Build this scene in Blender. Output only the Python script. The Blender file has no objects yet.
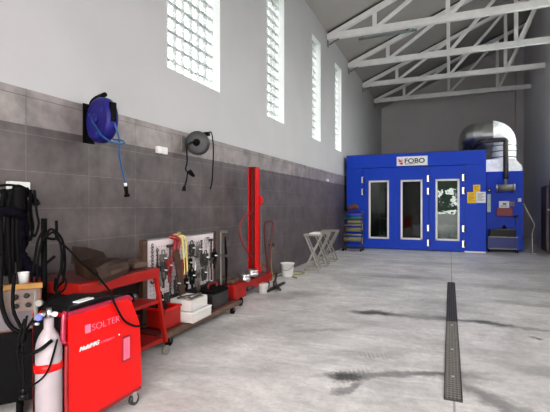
import bpy, bmesh, math, random
from mathutils import Vector, Matrix
from mathutils.geometry import tessellate_polygon
random.seed(7)
S = bpy.context.scene
C = S.collection
PI = math.pi

# ------------------------------------------------------------ materials
def lin(c):
    return tuple(((v/255)/12.92 if v/255 <= 0.04045 else ((v/255+0.055)/1.055)**2.4) for v in c) + (1,)

def mat(name, rgb, rough=0.5, metal=0.0, var=0.12, scale=8.0, bump=0.0, spec=0.5, coat=0.0, wear=None, wear_at=0.62):
    m = bpy.data.materials.new(name); m.use_nodes = True
    nt = m.node_tree; N = nt.nodes; L = nt.links
    b = N['Principled BSDF']
    b.inputs['Roughness'].default_value = rough
    b.inputs['Metallic'].default_value = metal
    b.inputs['Specular IOR Level'].default_value = spec
    b.inputs['Coat Weight'].default_value = coat
    tc = N.new('ShaderNodeTexCoord')
    nz = N.new('ShaderNodeTexNoise'); nz.inputs['Scale'].default_value = scale; nz.inputs['Detail'].default_value = 6
    L.new(tc.outputs['Object'], nz.inputs['Vector'])
    rp = N.new('ShaderNodeValToRGB')
    c = lin(rgb)
    rp.color_ramp.elements[0].position = 0.3; rp.color_ramp.elements[1].position = 0.7
    rp.color_ramp.elements[0].color = tuple(v*(1-var) for v in c[:3])+(1,)
    rp.color_ramp.elements[1].color = tuple(min(1, v*(1+var)) for v in c[:3])+(1,)
    L.new(nz.outputs['Fac'], rp.inputs['Fac'])
    out = rp.outputs['Color']
    if wear:
        n2 = N.new('ShaderNodeTexNoise'); n2.inputs['Scale'].default_value = scale*3; n2.inputs['Detail'].default_value = 8
        n2.inputs['Roughness'].default_value = 0.7
        L.new(tc.outputs['Object'], n2.inputs['Vector'])
        r2 = N.new('ShaderNodeValToRGB'); r2.color_ramp.elements[0].position = wear_at; r2.color_ramp.elements[1].position = wear_at+.06
        L.new(n2.outputs['Fac'], r2.inputs['Fac'])
        mx = N.new('ShaderNodeMix'); mx.data_type = 'RGBA'
        L.new(r2.outputs['Color'], mx.inputs['Factor']); L.new(out, mx.inputs['A']); mx.inputs['B'].default_value = lin(wear)
        out = mx.outputs['Result']
    L.new(out, b.inputs['Base Color'])
    if bump:
        bp = N.new('ShaderNodeBump'); bp.inputs['Strength'].default_value = bump; bp.inputs['Distance'].default_value = .01
        L.new(nz.outputs['Fac'], bp.inputs['Height']); L.new(bp.outputs['Normal'], b.inputs['Normal'])
    return m

M = dict(
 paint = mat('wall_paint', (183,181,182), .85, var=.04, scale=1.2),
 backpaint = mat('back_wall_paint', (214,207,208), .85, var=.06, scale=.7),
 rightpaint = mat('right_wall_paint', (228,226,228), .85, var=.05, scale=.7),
 ceil = mat('ceiling_board', (168,163,158), .9, var=.05, scale=1),
 white = mat('white_steel_paint', (244,242,240), .55, var=.06, scale=5),
 reveal = mat('reveal_plaster', (238,240,240), .8, var=.02),
 mortar = mat('mortar', (150,156,158), .8, var=.05),
 blue = mat('booth_blue', (2,60,190), .5, var=.05, scale=2, spec=.25),
 bluedark = mat('booth_dark_blue', (8,30,120), .45, var=.08),
 inside = mat('booth_inside', (60,70,80), .7, var=.1),
 chrome = mat('brushed_steel', (205,205,205), .3, 1.0, var=.08, scale=20),
 steel = mat('worn_steel', (120,116,112), .4, .9, var=.2, scale=20),
 dsteel = mat('dark_steel', (70,66,66), .45, .8, var=.25, scale=18),
 zinc = mat('zinc_duct', (196,198,198), .28, 1.0, var=.1, scale=4),
 foil = mat('insulation_foil', (236,238,240), .4, .3, var=.12, scale=9, bump=.5),
 galv = mat('galvanized_grey', (128,124,118), .5, .25, var=.12, scale=12, bump=.1),
 red = mat('machine_red', (214,3,2), .42, var=.05, scale=3, spec=.3),
 red2 = mat('trolley_red', (150,16,8), .45, spec=.3, var=.15, scale=6, wear=(70,20,14), wear_at=.66),
 reddark = mat('old_dark_red', (84,18,14), .5, var=.25, scale=7, wear=(52,30,26), wear_at=.6),
 pinkred = mat('glossy_crimson', (150,10,50), .25, var=.1, coat=.6),
 black = mat('black_rubber', (6,5,6), .7, var=.2, scale=15, spec=.1),
 blackgloss = mat('black_plastic', (7,7,8), .4, var=.15, spec=.2),
 navy = mat('navy_sleeve', (13,10,20), .95, var=.3, scale=40, bump=.6, spec=.05),
 reelblue = mat('reel_blue', (26,22,104), .45, var=.1, scale=5, spec=.3),
 hoseblue = mat('hose_blue', (16,74,124), .4, var=.1),
 reelgrey = mat('reel_grey', (56,54,56), .5, var=.15, scale=9),
 tan = mat('tan_enamel', (100,64,46), .5, var=.15, scale=6),
 tanlight = mat('cream_panel', (108,86,76), .5, var=.12, scale=9),
 yellowedge = mat('ochre_enamel', (160,112,40), .45, var=.15),
 panelgrey = mat('control_grey', (80,68,74), .5, var=.15),
 brown = mat('brown_wood', (62,40,26), .6, var=.3, scale=12, bump=.3),
 rust = mat('dusty_metal', (86,66,58), .65, .3, var=.3, scale=9, wear=(60,44,38), wear_at=.58, bump=.3),
 pipebrown = mat('bronze_pipe', (104,78,64), .5, .4, var=.25, scale=14),
 boardwhite = mat('pale_board', (206,192,194), .5, var=.06),
 plastic = mat('white_plastic', (228,226,224), .4, var=.03),
 socket = mat('socket_plastic', (226,222,220), .4, var=.03),
 grime = mat('used_white_plastic', (206,200,196), .5, var=.08, wear=(150,140,134), wear_at=.68),
 cyl = mat('cylinder_grey_white', (158,146,150), .4, var=.1, scale=6, wear=(140,128,130), wear_at=.7),
 yellow = mat('yellow_paper', (248,196,16), .7, var=.04),
 paper = mat('white_paper', (238,238,240), .7, var=.03),
 masking = mat('masking_paper', (126,118,84), .75, var=.12, scale=14),
 maskcore = mat('cardboard_core', (150,120,84), .8, var=.15),
 teal = mat('teal_film', (24,96,104), .45, var=.15),
 violet = mat('blue_film', (74,76,190), .45, var=.12),
 orange = mat('orange_cloth', (104,60,46), .8, var=.3, scale=20, bump=.4),
 cord = mat('strap_yellow', (196,180,110), .7, var=.15),
 olive = mat('hose_olive', (128,128,62), .5, var=.15),
 crimson = mat('box_maroon', (128,14,22), .45, var=.1),
 green = mat('green_glass_panel', (150,176,166), .3, var=.1),
 asphalt = mat('yard_asphalt', (120,120,120), .9, var=.1),
 regblue = mat('regulator_blue', (110,120,225), .4, var=.1),
 tubegrey = mat('grey_green_tube', (120,132,130), .4, var=.08),
 ink = mat('black_ink', (12,12,14), .6, var=.05),
 logored = mat('logo_red', (200,20,26), .6, var=.05),
 logopink = mat('logo_pink', (236,110,140), .5, var=.05),
 doorblack = mat('black_locker_paint', (24,24,28), .5, var=.1),
)

def tile_mat(name, rgb, grout, z0, y0=2.435):
    m = bpy.data.materials.new(name); m.use_nodes = True
    nt = m.node_tree; N = nt.nodes; L = nt.links; b = N['Principled BSDF']
    tc = N.new('ShaderNodeTexCoord'); sp = N.new('ShaderNodeSeparateXYZ'); cb = N.new('ShaderNodeCombineXYZ')
    L.new(tc.outputs['Object'], sp.inputs[0])
    ay = N.new('ShaderNodeMath'); ay.operation = 'SUBTRACT'; ay.inputs[1].default_value = y0-6.63; L.new(sp.outputs['Y'], ay.inputs[0])
    az = N.new('ShaderNodeMath'); az.operation = 'SUBTRACT'; az.inputs[1].default_value = z0-6.0; L.new(sp.outputs['Z'], az.inputs[0])
    L.new(ay.outputs[0], cb.inputs['X']); L.new(az.outputs[0], cb.inputs['Y'])
    br = N.new('ShaderNodeTexBrick'); br.offset = 0; br.inputs['Scale'].default_value = 1
    br.inputs['Brick Width'].default_value = .663; br.inputs['Row Height'].default_value = .312
    br.inputs['Mortar Size'].default_value = .0028; br.inputs['Mortar Smooth'].default_value = .1
    c = lin(rgb)
    br.inputs['Color1'].default_value = c; br.inputs['Color2'].default_value = tuple(v*.86 for v in c[:3])+(1,)
    br.inputs['Mortar'].default_value = lin(grout)
    L.new(cb.outputs[0], br.inputs['Vector'])
    nz = N.new('ShaderNodeTexNoise'); nz.inputs['Scale'].default_value = 3.2; nz.inputs['Detail'].default_value = 7; nz.inputs['Roughness'].default_value = .62
    L.new(tc.outputs['Object'], nz.inputs['Vector'])
    rp = N.new('ShaderNodeMapRange'); rp.inputs['From Min'].default_value = .3; rp.inputs['From Max'].default_value = .7
    rp.inputs['To Min'].default_value = .52; rp.inputs['To Max'].default_value = 1.45
    L.new(nz.outputs['Fac'], rp.inputs['Value'])
    mx = N.new('ShaderNodeVectorMath'); mx.operation = 'SCALE'
    L.new(br.outputs['Color'], mx.inputs[0]); L.new(rp.outputs[0], mx.inputs['Scale'])
    L.new(mx.outputs[0], b.inputs['Base Color'])
    b.inputs['Roughness'].default_value = .45
    bp = N.new('ShaderNodeBump'); bp.inputs['Strength'].default_value = .3; bp.inputs['Distance'].default_value = .003; bp.invert = True
    L.new(br.outputs['Fac'], bp.inputs['Height']); L.new(bp.outputs['Normal'], b.inputs['Normal'])
    return m
M['tile_light'] = tile_mat('light_grey_tile', (138,129,127), (84,78,80), 2.088)
M['tile_dark'] = tile_mat('dark_grey_tile', (87,78,78), (108,100,100), 2.088)

def floor_mat():
    m = bpy.data.materials.new('polished_concrete'); m.use_nodes = True
    nt = m.node_tree; N = nt.nodes; L = nt.links; b = N['Principled BSDF']
    tc = N.new('ShaderNodeTexCoord')
    def noise(sc, det, stretch=(1,1,1), rough=.6, dist=0):
        mp = N.new('ShaderNodeMapping'); mp.inputs['Scale'].default_value = stretch
        L.new(tc.outputs['Object'], mp.inputs['Vector'])
        n = N.new('ShaderNodeTexNoise'); n.inputs['Scale'].default_value = sc; n.inputs['Detail'].default_value = det
        n.inputs['Roughness'].default_value = rough; n.inputs['Distortion'].default_value = dist
        L.new(mp.outputs[0], n.inputs['Vector']); return n.outputs['Fac']
    def mr(v, a, b_, c, d):
        r = N.new('ShaderNodeMapRange'); r.inputs[1].default_value = a; r.inputs[2].default_value = b_; r.inputs[3].default_value = c; r.inputs[4].default_value = d
        L.new(v, r.inputs[0]); return r.outputs[0]
    def mul(a, c):
        k = N.new('ShaderNodeMath'); k.operation = 'MULTIPLY'; L.new(a, k.inputs[0])
        if isinstance(c, float): k.inputs[1].default_value = c
        else: L.new(c, k.inputs[1])
        return k.outputs[0]
    v = mr(noise(.9, 9, rough=.74, dist=.6), .35, .65, .68, 1.16)
    v = mul(v, mr(noise(2.6, 9, (.5,1.6,1), .75, .8), .35, .68, .78, 1.12))
    v = mul(v, mr(noise(14, 6, (1,1,1), .7), .3, .7, .84, 1.10))
    v = mul(v, mr(noise(60, 3), .35, .7, .93, 1.05))
    v = mul(v, mr(noise(5, 5, (.35,2.2,1), .75, 1.5), .60, .72, 1.0, .80))
    # oil stains and dragged dirt: (x, y, half length, half width, angle, strength)
    warp = N.new('ShaderNodeTexNoise'); warp.inputs['Scale'].default_value = 5; warp.inputs['Detail'].default_value = 9; warp.inputs['Roughness'].default_value = .7
    L.new(tc.outputs['Object'], warp.inputs['Vector'])
    w0 = N.new('ShaderNodeVectorMath'); w0.operation = 'SUBTRACT'; L.new(warp.outputs['Color'], w0.inputs[0]); w0.inputs[1].default_value = (.5,.5,.5)
    w1 = N.new('ShaderNodeVectorMath'); w1.operation = 'SCALE'; w1.inputs['Scale'].default_value = .36; L.new(w0.outputs[0], w1.inputs[0])
    pv = N.new('ShaderNodeVectorMath'); pv.operation = 'ADD'; L.new(tc.outputs['Object'], pv.inputs[0]); L.new(w1.outputs[0], pv.inputs[1])
    stains = [(-.92,5.60,.24,.10,10,.70),(-.40,5.62,.62,.07,4,.42),(.55,5.62,.75,.06,-8,.38),(.46,5.66,.20,.07,-20,.6),(.86,5.22,.05,.05,0,.7),
              (-.80,3.42,.13,.06,20,.75),(-.40,3.66,.55,.05,24,.42),(.02,3.78,.30,.07,10,.30),(.34,3.42,.42,.08,-42,.45),(.62,3.10,.40,.06,-35,.35),
              (-.74,3.22,.04,.16,-30,.5),(-1.35,4.6,.3,.05,30,.22),(.9,4.1,.6,.12,-25,.22),(-1.2,8.6,1.3,.2,5,.22),(.9,8.2,1.2,.16,-4,.22),(1.6,10.4,1.4,.3,0,.2),(-.9,10.8,1.3,.3,4,.18),(-2.3,6.2,.5,.2,50,.25),
              (-2.2,4.2,.6,.25,70,.2),(1.25,6.9,.6,.1,-12,.25)]
    for (x, y, a, c_, ang, k) in stains:
        mp = N.new('ShaderNodeMapping'); mp.vector_type = 'TEXTURE'
        mp.inputs['Location'].default_value = (x, y, 0); mp.inputs['Rotation'].default_value = (0,0,math.radians(ang)); mp.inputs['Scale'].default_value = (a*1.5, c_*1.5, 1)
        L.new(pv.outputs[0], mp.inputs['Vector'])
        sp = N.new('ShaderNodeVectorMath'); sp.operation = 'MULTIPLY'; sp.inputs[1].default_value = (1,1,0); L.new(mp.outputs[0], sp.inputs[0])
        ln = N.new('ShaderNodeVectorMath'); ln.operation = 'LENGTH'; L.new(sp.outputs[0], ln.inputs[0])
        v = mul(v, mr(ln.outputs['Value'], .45, 1.10, max(0,1-k*1.15), 1.0))
    # tyre tread prints
    wv = N.new('ShaderNodeTexWave'); wv.inputs['Scale'].default_value = 8; wv.inputs['Distortion'].default_value = 1.2; wv.inputs['Detail'].default_value = 2
    mp = N.new('ShaderNodeMapping'); mp.inputs['Rotation'].default_value = (0,0,math.radians(-20)); L.new(tc.outputs['Object'], mp.inputs['Vector']); L.new(mp.outputs[0], wv.inputs['Vector'])
    for (x, y, a, c_, ang) in [(-.66,4.02,.12,.08,10),(-.75,3.50,.22,.07,70)]:
        mp = N.new('ShaderNodeMapping'); mp.vector_type = 'TEXTURE'
        mp.inputs['Location'].default_value = (x, y, 0); mp.inputs['Rotation'].default_value = (0,0,math.radians(ang)); mp.inputs['Scale'].default_value = (a*1.3, c_*1.3, 1)
        L.new(pv.outputs[0], mp.inputs['Vector'])
        sp = N.new('ShaderNodeVectorMath'); sp.operation = 'MULTIPLY'; sp.inputs[1].default_value = (1,1,0); L.new(mp.outputs[0], sp.inputs[0])
        ln = N.new('ShaderNodeVectorMath'); ln.operation = 'LENGTH'; L.new(sp.outputs[0], ln.inputs[0])
        mask = mr(ln.outputs['Value'], .4, 1.1, .26, 0.0)
        pr_ = mul(mask, mr(wv.outputs['Fac'], .45, .6, 1.0, 0.0))
        one = N.new('ShaderNodeMath'); one.operation = 'SUBTRACT'; one.inputs[0].default_value = 1; L.new(pr_, one.inputs[1])
        v = mul(v, one.outputs[0])
    # saw-cut joint on the drain's line
    sx = N.new('ShaderNodeSeparateXYZ'); L.new(tc.outputs['Object'], sx.inputs[0])
    d = N.new('ShaderNodeMath'); d.operation = 'SUBTRACT'; d.inputs[1].default_value = .028; L.new(sx.outputs['X'], d.inputs[0])
    ab = N.new('ShaderNodeMath'); ab.operation = 'ABSOLUTE'; L.new(d.outputs[0], ab.inputs[0])
    v = mul(v, mr(ab.outputs[0], .004, .012, .45, 1.0))
    col = N.new('ShaderNodeVectorMath'); col.operation = 'SCALE'; col.inputs[0].default_value = lin((226,222,220))[:3]
    L.new(v, col.inputs['Scale']); L.new(col.outputs[0], b.inputs['Base Color'])
    L.new(mr(noise(1.7, 6, (.6,1.4,1)), .3, .7, .28, .58), b.inputs['Roughness'])
    b.inputs['Specular IOR Level'].default_value = .45
    bp = N.new('ShaderNodeBump'); bp.inputs['Strength'].default_value = .12; bp.inputs['Distance'].default_value = .01
    L.new(noise(20, 6), bp.inputs['Height']); L.new(bp.outputs['Normal'], b.inputs['Normal'])
    return m
M['floor'] = floor_mat()

def glassblock_mat(k, name):
    m = bpy.data.materials.new(name); m.use_nodes = True
    nt = m.node_tree; N = nt.nodes; L = nt.links; N.remove(N['Principled BSDF'])
    o = N['Material Output']
    tr = N.new('ShaderNodeBsdfTranslucent'); tr.inputs['Color'].default_value = (k*.98,k,k,1)
    tp = N.new('ShaderNodeBsdfTransparent'); tp.inputs['Color'].default_value = (k*.98,k,k,1)
    gl = N.new('ShaderNodeBsdfGlossy'); gl.inputs['Roughness'].default_value = .12
    tc = N.new('ShaderNodeTexCoord')
    nz = N.new('ShaderNodeTexNoise'); nz.inputs['Scale'].default_value = 16; nz.inputs['Detail'].default_value = 2; nz.inputs['Distortion'].default_value = 1.5
    L.new(tc.outputs['Object'], nz.inputs['Vector'])
    rp = N.new('ShaderNodeMapRange'); rp.inputs[1].default_value = .38; rp.inputs[2].default_value = .62; rp.inputs[3].default_value = .62; rp.inputs[4].default_value = .9
    L.new(nz.outputs['Fac'], rp.inputs[0])
    m1 = N.new('ShaderNodeMixShader'); L.new(rp.outputs[0], m1.inputs[0]); L.new(tr.outputs[0], m1.inputs[1]); L.new(tp.outputs[0], m1.inputs[2])
    m2 = N.new('ShaderNodeMixShader'); m2.inputs[0].default_value = .08
    L.new(m1.outputs[0], m2.inputs[1]); L.new(gl.outputs[0], m2.inputs[2])
    L.new(m2.outputs[0], o.inputs['Surface'])
    return m
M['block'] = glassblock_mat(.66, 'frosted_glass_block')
M['block_clear'] = glassblock_mat(.96, 'clearer_glass_block')  # clearer tint so the added right windows let in more light

def mortar_mat():
    m = bpy.data.materials.new('pale_mortar'); m.use_nodes = True
    nt = m.node_tree; N = nt.nodes; L = nt.links; b = N['Principled BSDF']; b.inputs['Roughness'].default_value = .8
    b.inputs['Base Color'].default_value = lin((205,210,210))
    tr = N.new('ShaderNodeBsdfTranslucent'); tr.inputs['Color'].default_value = (.62,.65,.66,1)
    mx = N.new('ShaderNodeMixShader'); mx.inputs[0].default_value = .5
    L.new(b.outputs[0], mx.inputs[1]); L.new(tr.outputs[0], mx.inputs[2]); L.new(mx.outputs[0], N['Material Output'].inputs['Surface'])
    return m
M['mortar'] = mortar_mat()

def pane_mat():
    m = bpy.data.materials.new('door_glass'); m.use_nodes = True
    nt = m.node_tree; N = nt.nodes; L = nt.links; N.remove(N['Principled BSDF'])
    o = N['Material Output']
    tp = N.new('ShaderNodeBsdfTransparent'); tp.inputs['Color'].default_value = (.45,.52,.50,1)
    gl = N.new('ShaderNodeBsdfGlossy'); gl.inputs['Roughness'].default_value = .015; gl.inputs['Color'].default_value = (.95,1,.98,1)
    tc = N.new('ShaderNodeTexCoord'); nz = N.new('ShaderNodeTexNoise'); nz.inputs['Scale'].default_value = 2.2
    L.new(tc.outputs['Object'], nz.inputs['Vector'])
    bp = N.new('ShaderNodeBump'); bp.inputs['Strength'].default_value = .06; bp.inputs['Distance'].default_value = .05
    L.new(nz.outputs['Fac'], bp.inputs['Height']); L.new(bp.outputs['Normal'], gl.inputs['Normal'])
    fr = N.new('ShaderNodeFresnel'); fr.inputs['IOR'].default_value = 1.5
    mx = N.new('ShaderNodeMixShader'); L.new(fr.outputs[0], mx.inputs[0]); L.new(tp.outputs[0], mx.inputs[1]); L.new(gl.outputs[0], mx.inputs[2])
    L.new(mx.outputs[0], o.inputs['Surface'])
    return m
M['pane'] = pane_mat()

# ------------------------------------------------------------ mesh builder
WM = {}                                    # world matrix of every thing/part
def rotz(a): return Matrix.Rotation(a, 4, 'Z')

def smooth_path(pts, n=6, closed=False):
    P = [Vector(p) for p in pts]
    if len(P) < 3: return P
    out = []
    m = len(P)
    rng = range(m) if closed else range(m-1)
    for i in rng:
        p0 = P[(i-1) % m] if closed or i > 0 else P[0]
        p1 = P[i]; p2 = P[(i+1) % m]
        p3 = P[(i+2) % m] if closed or i < m-2 else P[-1]
        for k in range(n):
            t = k/n
            out.append(.5*((2*p1)+(-p0+p2)*t+(2*p0-5*p1+4*p2-p3)*t*t+(-p0+3*p1-3*p2+p3)*t**3))
    if not closed: out.append(P[-1])
    return out

class MB:
    def __init__(s): s.bm = bmesh.new(); s.sm = False
    def box(s, c, d, rot=None, bev=0.0):
        bm2 = bmesh.new(); bmesh.ops.create_cube(bm2, size=1)
        bmesh.ops.scale(bm2, vec=Vector(d), verts=bm2.verts)
        if bev:
            bmesh.ops.bevel(bm2, geom=bm2.edges[:], offset=bev, segments=2, affect='EDGES', profile=.6)
        T = Matrix.Translation(Vector(c)) @ (rot if rot is not None else Matrix())
        bmesh.ops.transform(bm2, matrix=T, verts=bm2.verts)
        s._merge(bm2); return s
    def span(s, a, b, bev=0.0):
        a = Vector(a); b = Vector(b)
        return s.box((a+b)/2, [abs(v) for v in (b-a)], bev=bev)
    def _merge(s, bm2, smooth=False):
        me = bpy.data.meshes.new('tmp'); 
        for f in bm2.faces: f.smooth = smooth
        bm2.to_mesh(me); bm2.free(); s.bm.from_mesh(me); bpy.data.meshes.remove(me)
    def cyl(s, a, b, r, r2=None, seg=20, caps=True):
        a = Vector(a); b = Vector(b); d = b-a
        bm2 = bmesh.new()
        bmesh.ops.create_cone(bm2, cap_ends=caps, segments=seg, radius1=r, radius2=r if r2 is None else r2, depth=d.length)
        q = Vector((0,0,1)).rotation_difference(d.normalized()).to_matrix().to_4x4()
        bmesh.ops.transform(bm2, matrix=Matrix.Translation((a+b)/2) @ q, verts=bm2.verts)
        me = bpy.data.meshes.new('tmp')
        for f in bm2.faces: f.smooth = len(f.verts) == 4
        bm2.to_mesh(me); bm2.free(); s.bm.from_mesh(me); bpy.data.meshes.remove(me)
        return s
    def bar(s, a, b, w, h=None, bev=0.0, up=(0,0,1)):
        """square tube from a to b"""
        a = Vector(a); b = Vector(b); d = (b-a); L_ = d.length; z = d.normalized(); u = Vector(up)
        if abs(z.dot(u)) > .98: u = Vector((1,0,0))
        x = u.cross(z).normalized(); y = z.cross(x)
        R = Matrix((x, y, z)).transposed().to_4x4()
        return s.box((a+b)/2, (w, h or w, L_), R, bev)
    def tube(s, pts, r, seg=8, closed=False, sm=6, rr=None):
        P = smooth_path(pts, sm, closed) if sm else [Vector(p) for p in pts]
        n = len(P); rings = []; bm = s.bm
        t0 = (P[1]-P[0]).normalized(); u = t0.orthogonal().normalized()
        for i, p in enumerate(P):
            if closed: t = (P[(i+1) % n]-P[i-1]).normalized()
            else: t = (P[min(i+1, n-1)]-P[max(i-1, 0)]).normalized()
            u = (u - t*u.dot(t)); u = u.normalized() if u.length > 1e-6 else t.orthogonal().normalized()
            v = t.cross(u)
            rad = r if rr is None else rr(i/(n-1))
            rings.append([bm.verts.new(p+u*math.cos(2*PI*k/seg)*rad+v*math.sin(2*PI*k/seg)*rad) for k in range(seg)])
        for i in range(n if closed else n-1):
            A = rings[i]; B = rings[(i+1) % n]
            for k in range(seg):
                f = bm.faces.new((A[k], A[(k+1) % seg], B[(k+1) % seg], B[k])); f.smooth = True
        if not closed:
            bm.faces.new(rings[0][::-1]); bm.faces.new(rings[-1])
        return s
    def lathe(s, prof, o=(0,0,0), axis=(0,0,1), seg=28):
        """profile of (radius, height)"""
        bm = s.bm; q = Vector((0,0,1)).rotation_difference(Vector(axis).normalized()); o = Vector(o)
        rings = []
        for r, h in prof:
            if r < 1e-6: rings.append([bm.verts.new(o+q @ Vector((0,0,h)))]*seg)
            else: rings.append([bm.verts.new(o+q @ Vector((r*math.cos(2*PI*k/seg), r*math.sin(2*PI*k/seg), h))) for k in range(seg)])
        for A, B in zip(rings, rings[1:]):
            for k in range(seg):
                vs = []
                for v in (A[k], A[(k+1) % seg], B[(k+1) % seg], B[k]):
                    if v not in vs: vs.append(v)
                if len(vs) > 2:
                    f = bm.faces.new(vs); f.smooth = True
        return s
    def prism(s, poly, axis, a, b):
        """polygon in the plane normal to axis ('x': (y,z), 'y': (x,z), 'z': (x,y)), between a and b"""
        def P(p, t): return {'x': (t, p[0], p[1]), 'y': (p[0], t, p[1]), 'z': (p[0], p[1], t)}[axis]
        bm = s.bm
        A = [bm.verts.new(P(p, a)) for p in poly]; B = [bm.verts.new(P(p, b)) for p in poly]
        bm.faces.new(A); bm.faces.new(B[::-1])
        n = len(poly)
        for i in range(n): bm.faces.new((A[i], B[i], B[(i+1) % n], A[(i+1) % n]))
        return s
    def out(s, name, m, parent=None, world=True, bev=0.0):
        bmesh.ops.recalc_face_normals(s.bm, faces=s.bm.faces[:])
        if parent is not None and world:
            bmesh.ops.transform(s.bm, matrix=WM[parent.name].inverted(), verts=s.bm.verts)
        me = bpy.data.meshes.new(name); s.bm.to_mesh(me); s.bm.free()
        me.materials.append(M[m])
        o = bpy.data.objects.new(name, me); C.objects.link(o)
        if parent is not None:
            o.parent = parent; WM[o.name] = WM[parent.name]
        else: WM[o.name] = Matrix()
        if bev:
            md = o.modifiers.new('bevel', 'BEVEL'); md.width = bev; md.segments = 2; md.limit_method = 'ANGLE'
        return o

def rebase(o):
    """put a single-mesh thing's origin at its base centre"""
    vs = [v.co for v in o.data.vertices]
    c = Vector(((min(v.x for v in vs)+max(v.x for v in vs))/2, (min(v.y for v in vs)+max(v.y for v in vs))/2, min(v.z for v in vs)))
    o.data.transform(Matrix.Translation(-c)); o.location = c; WM[o.name] = Matrix.Translation(c)

def tag(o, label, cat, group=None):
    o['label'] = label; o['category'] = cat
    if group: o['group'] = group
    if o.type == 'MESH' and not o.children and o.location.length == 0: rebase(o)
    return o

def thing(name, label, cat, loc=(0,0,0), rz=0, group=None):
    o = bpy.data.objects.new(name, None); C.objects.link(o); o.empty_display_size = .1
    o.location = loc; o.rotation_euler = (0,0,rz)
    WM[o.name] = Matrix.Translation(Vector(loc)) @ rotz(rz)
    o['label'] = label; o['category'] = cat
    if group: o['group'] = group
    return o

def struct(o):
    o['kind'] = 'structure'; return o

def dup(root, loc, rz=None, label=None):
    r = root.copy(); C.objects.link(r); r.location = loc
    if rz is not None: r.rotation_euler = (0,0,rz)
    if label: r['label'] = label
    for ch in list(root.children):
        c = ch.copy(); C.objects.link(c); c.parent = r
        for g in list(ch.children):
            d = g.copy(); C.objects.link(d); d.parent = c
    return r

def text_mesh(name, s, size, m, parent, T, ext=.003, offset=0.0, shear=0.0, sx=1.0):
    cu = bpy.data.curves.new(name, 'FONT'); cu.body = s; cu.size = size; cu.extrude = ext; cu.offset = offset; cu.shear = shear
    cu.align_x = 'LEFT'
    tmp = bpy.data.objects.new('tmp', cu); C.objects.link(tmp)
    bpy.context.view_layer.update()
    me = bpy.data.meshes.new_from_object(tmp.evaluated_get(bpy.context.evaluated_depsgraph_get()))
    bpy.data.objects.remove(tmp); bpy.data.curves.remove(cu)
    me.transform(WM[parent.name].inverted() @ T @ Matrix.Diagonal((sx,1,1,1)))
    me.materials.clear(); me.materials.append(M[m]); me.name = name
    o = bpy.data.objects.new(name, me); C.objects.link(o); o.parent = parent; WM[o.name] = WM[parent.name]
    return o

# ------------------------------------------------------------ setting
XL, XR, Y0, Y1 = -3.277, 3.08, -3.0, 22.2
def roofz(x): return 6.42 + .415*(x-XL)

struct(MB().span((XL-.4, Y0-.3, -.15), (XR+.4, Y1+.3, 0)).out('floor', 'floor'))
g = MB().span((-30, -40, -.2), (30, Y0-.3, -.02)).out('floor_yard', 'asphalt'); struct(g)
WIN = [(4.34,5.66),(7.44,8.38),(10.34,11.12),(12.66,13.5)]
WINR_ADDED = [(3.8,6.2),(7.0,9.3),(10.0,12.2),(12.9,15.8)]  # right-wall windows added out of view, widened to brighten the hall
WB, WT = 3.15, 5.83
def holed_wall(name, x0, x1, m, ztop, WIN):
    b = MB()
    b.span((x0, Y0, 0), (x1, Y1, WB)); b.span((x0, Y0, WT), (x1, Y1, ztop))
    ys = [Y0]+[v for w in WIN for v in w]+[Y1]
    for i in range(0, len(ys), 2): b.span((x0, ys[i], WB), (x1, ys[i+1], WT))
    return struct(b.out(name, m))
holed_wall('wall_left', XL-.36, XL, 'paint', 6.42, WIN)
holed_wall('wall_right', XR, XR+.36, 'rightpaint', roofz(XR), WINR_ADDED)
b = MB(); b.prism([(XL-.36,0),(XR+.36,0),(XR+.36,roofz(XR+.36)),(XL-.36,roofz(XL-.36))], 'y', Y1, Y1+.3)
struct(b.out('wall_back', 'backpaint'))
b = MB(); b.span((2.78, Y1-.3, 0), (XR, Y1, roofz(2.78))); struct(b.out('wall_pilaster', 'backpaint'))
# wall behind the camera, open where the big gate is raised
b = MB(); b.span((XL-.36, Y0-.3, 0), (-1.75, Y0, 9)); b.span((2.95, Y0-.3, 0), (XR+.36, Y0, 9)); b.span((-1.75, Y0-.3, 4.6), (2.95, Y0, 9))
struct(b.out('wall_front', 'paint'))
b = MB(); b.prism([(XL-.36,roofz(XL-.36)),(XR+.36,roofz(XR+.36)),(XR+.36,roofz(XR+.36)+.2),(XL-.36,roofz(XL-.36)+.2)], 'y', Y0-.3, Y1+.3)
struct(b.out('ceiling', 'ceil'))
# tile bands
struct(MB().span((XL, Y0, 2.088), (XL+.012, Y1, 2.39)).out('trim_1', 'tile_light'))
struct(MB().span((XL, Y0, 0), (XL+.012, Y1, 2.088)).out('trim_2', 'tile_dark'))
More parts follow.
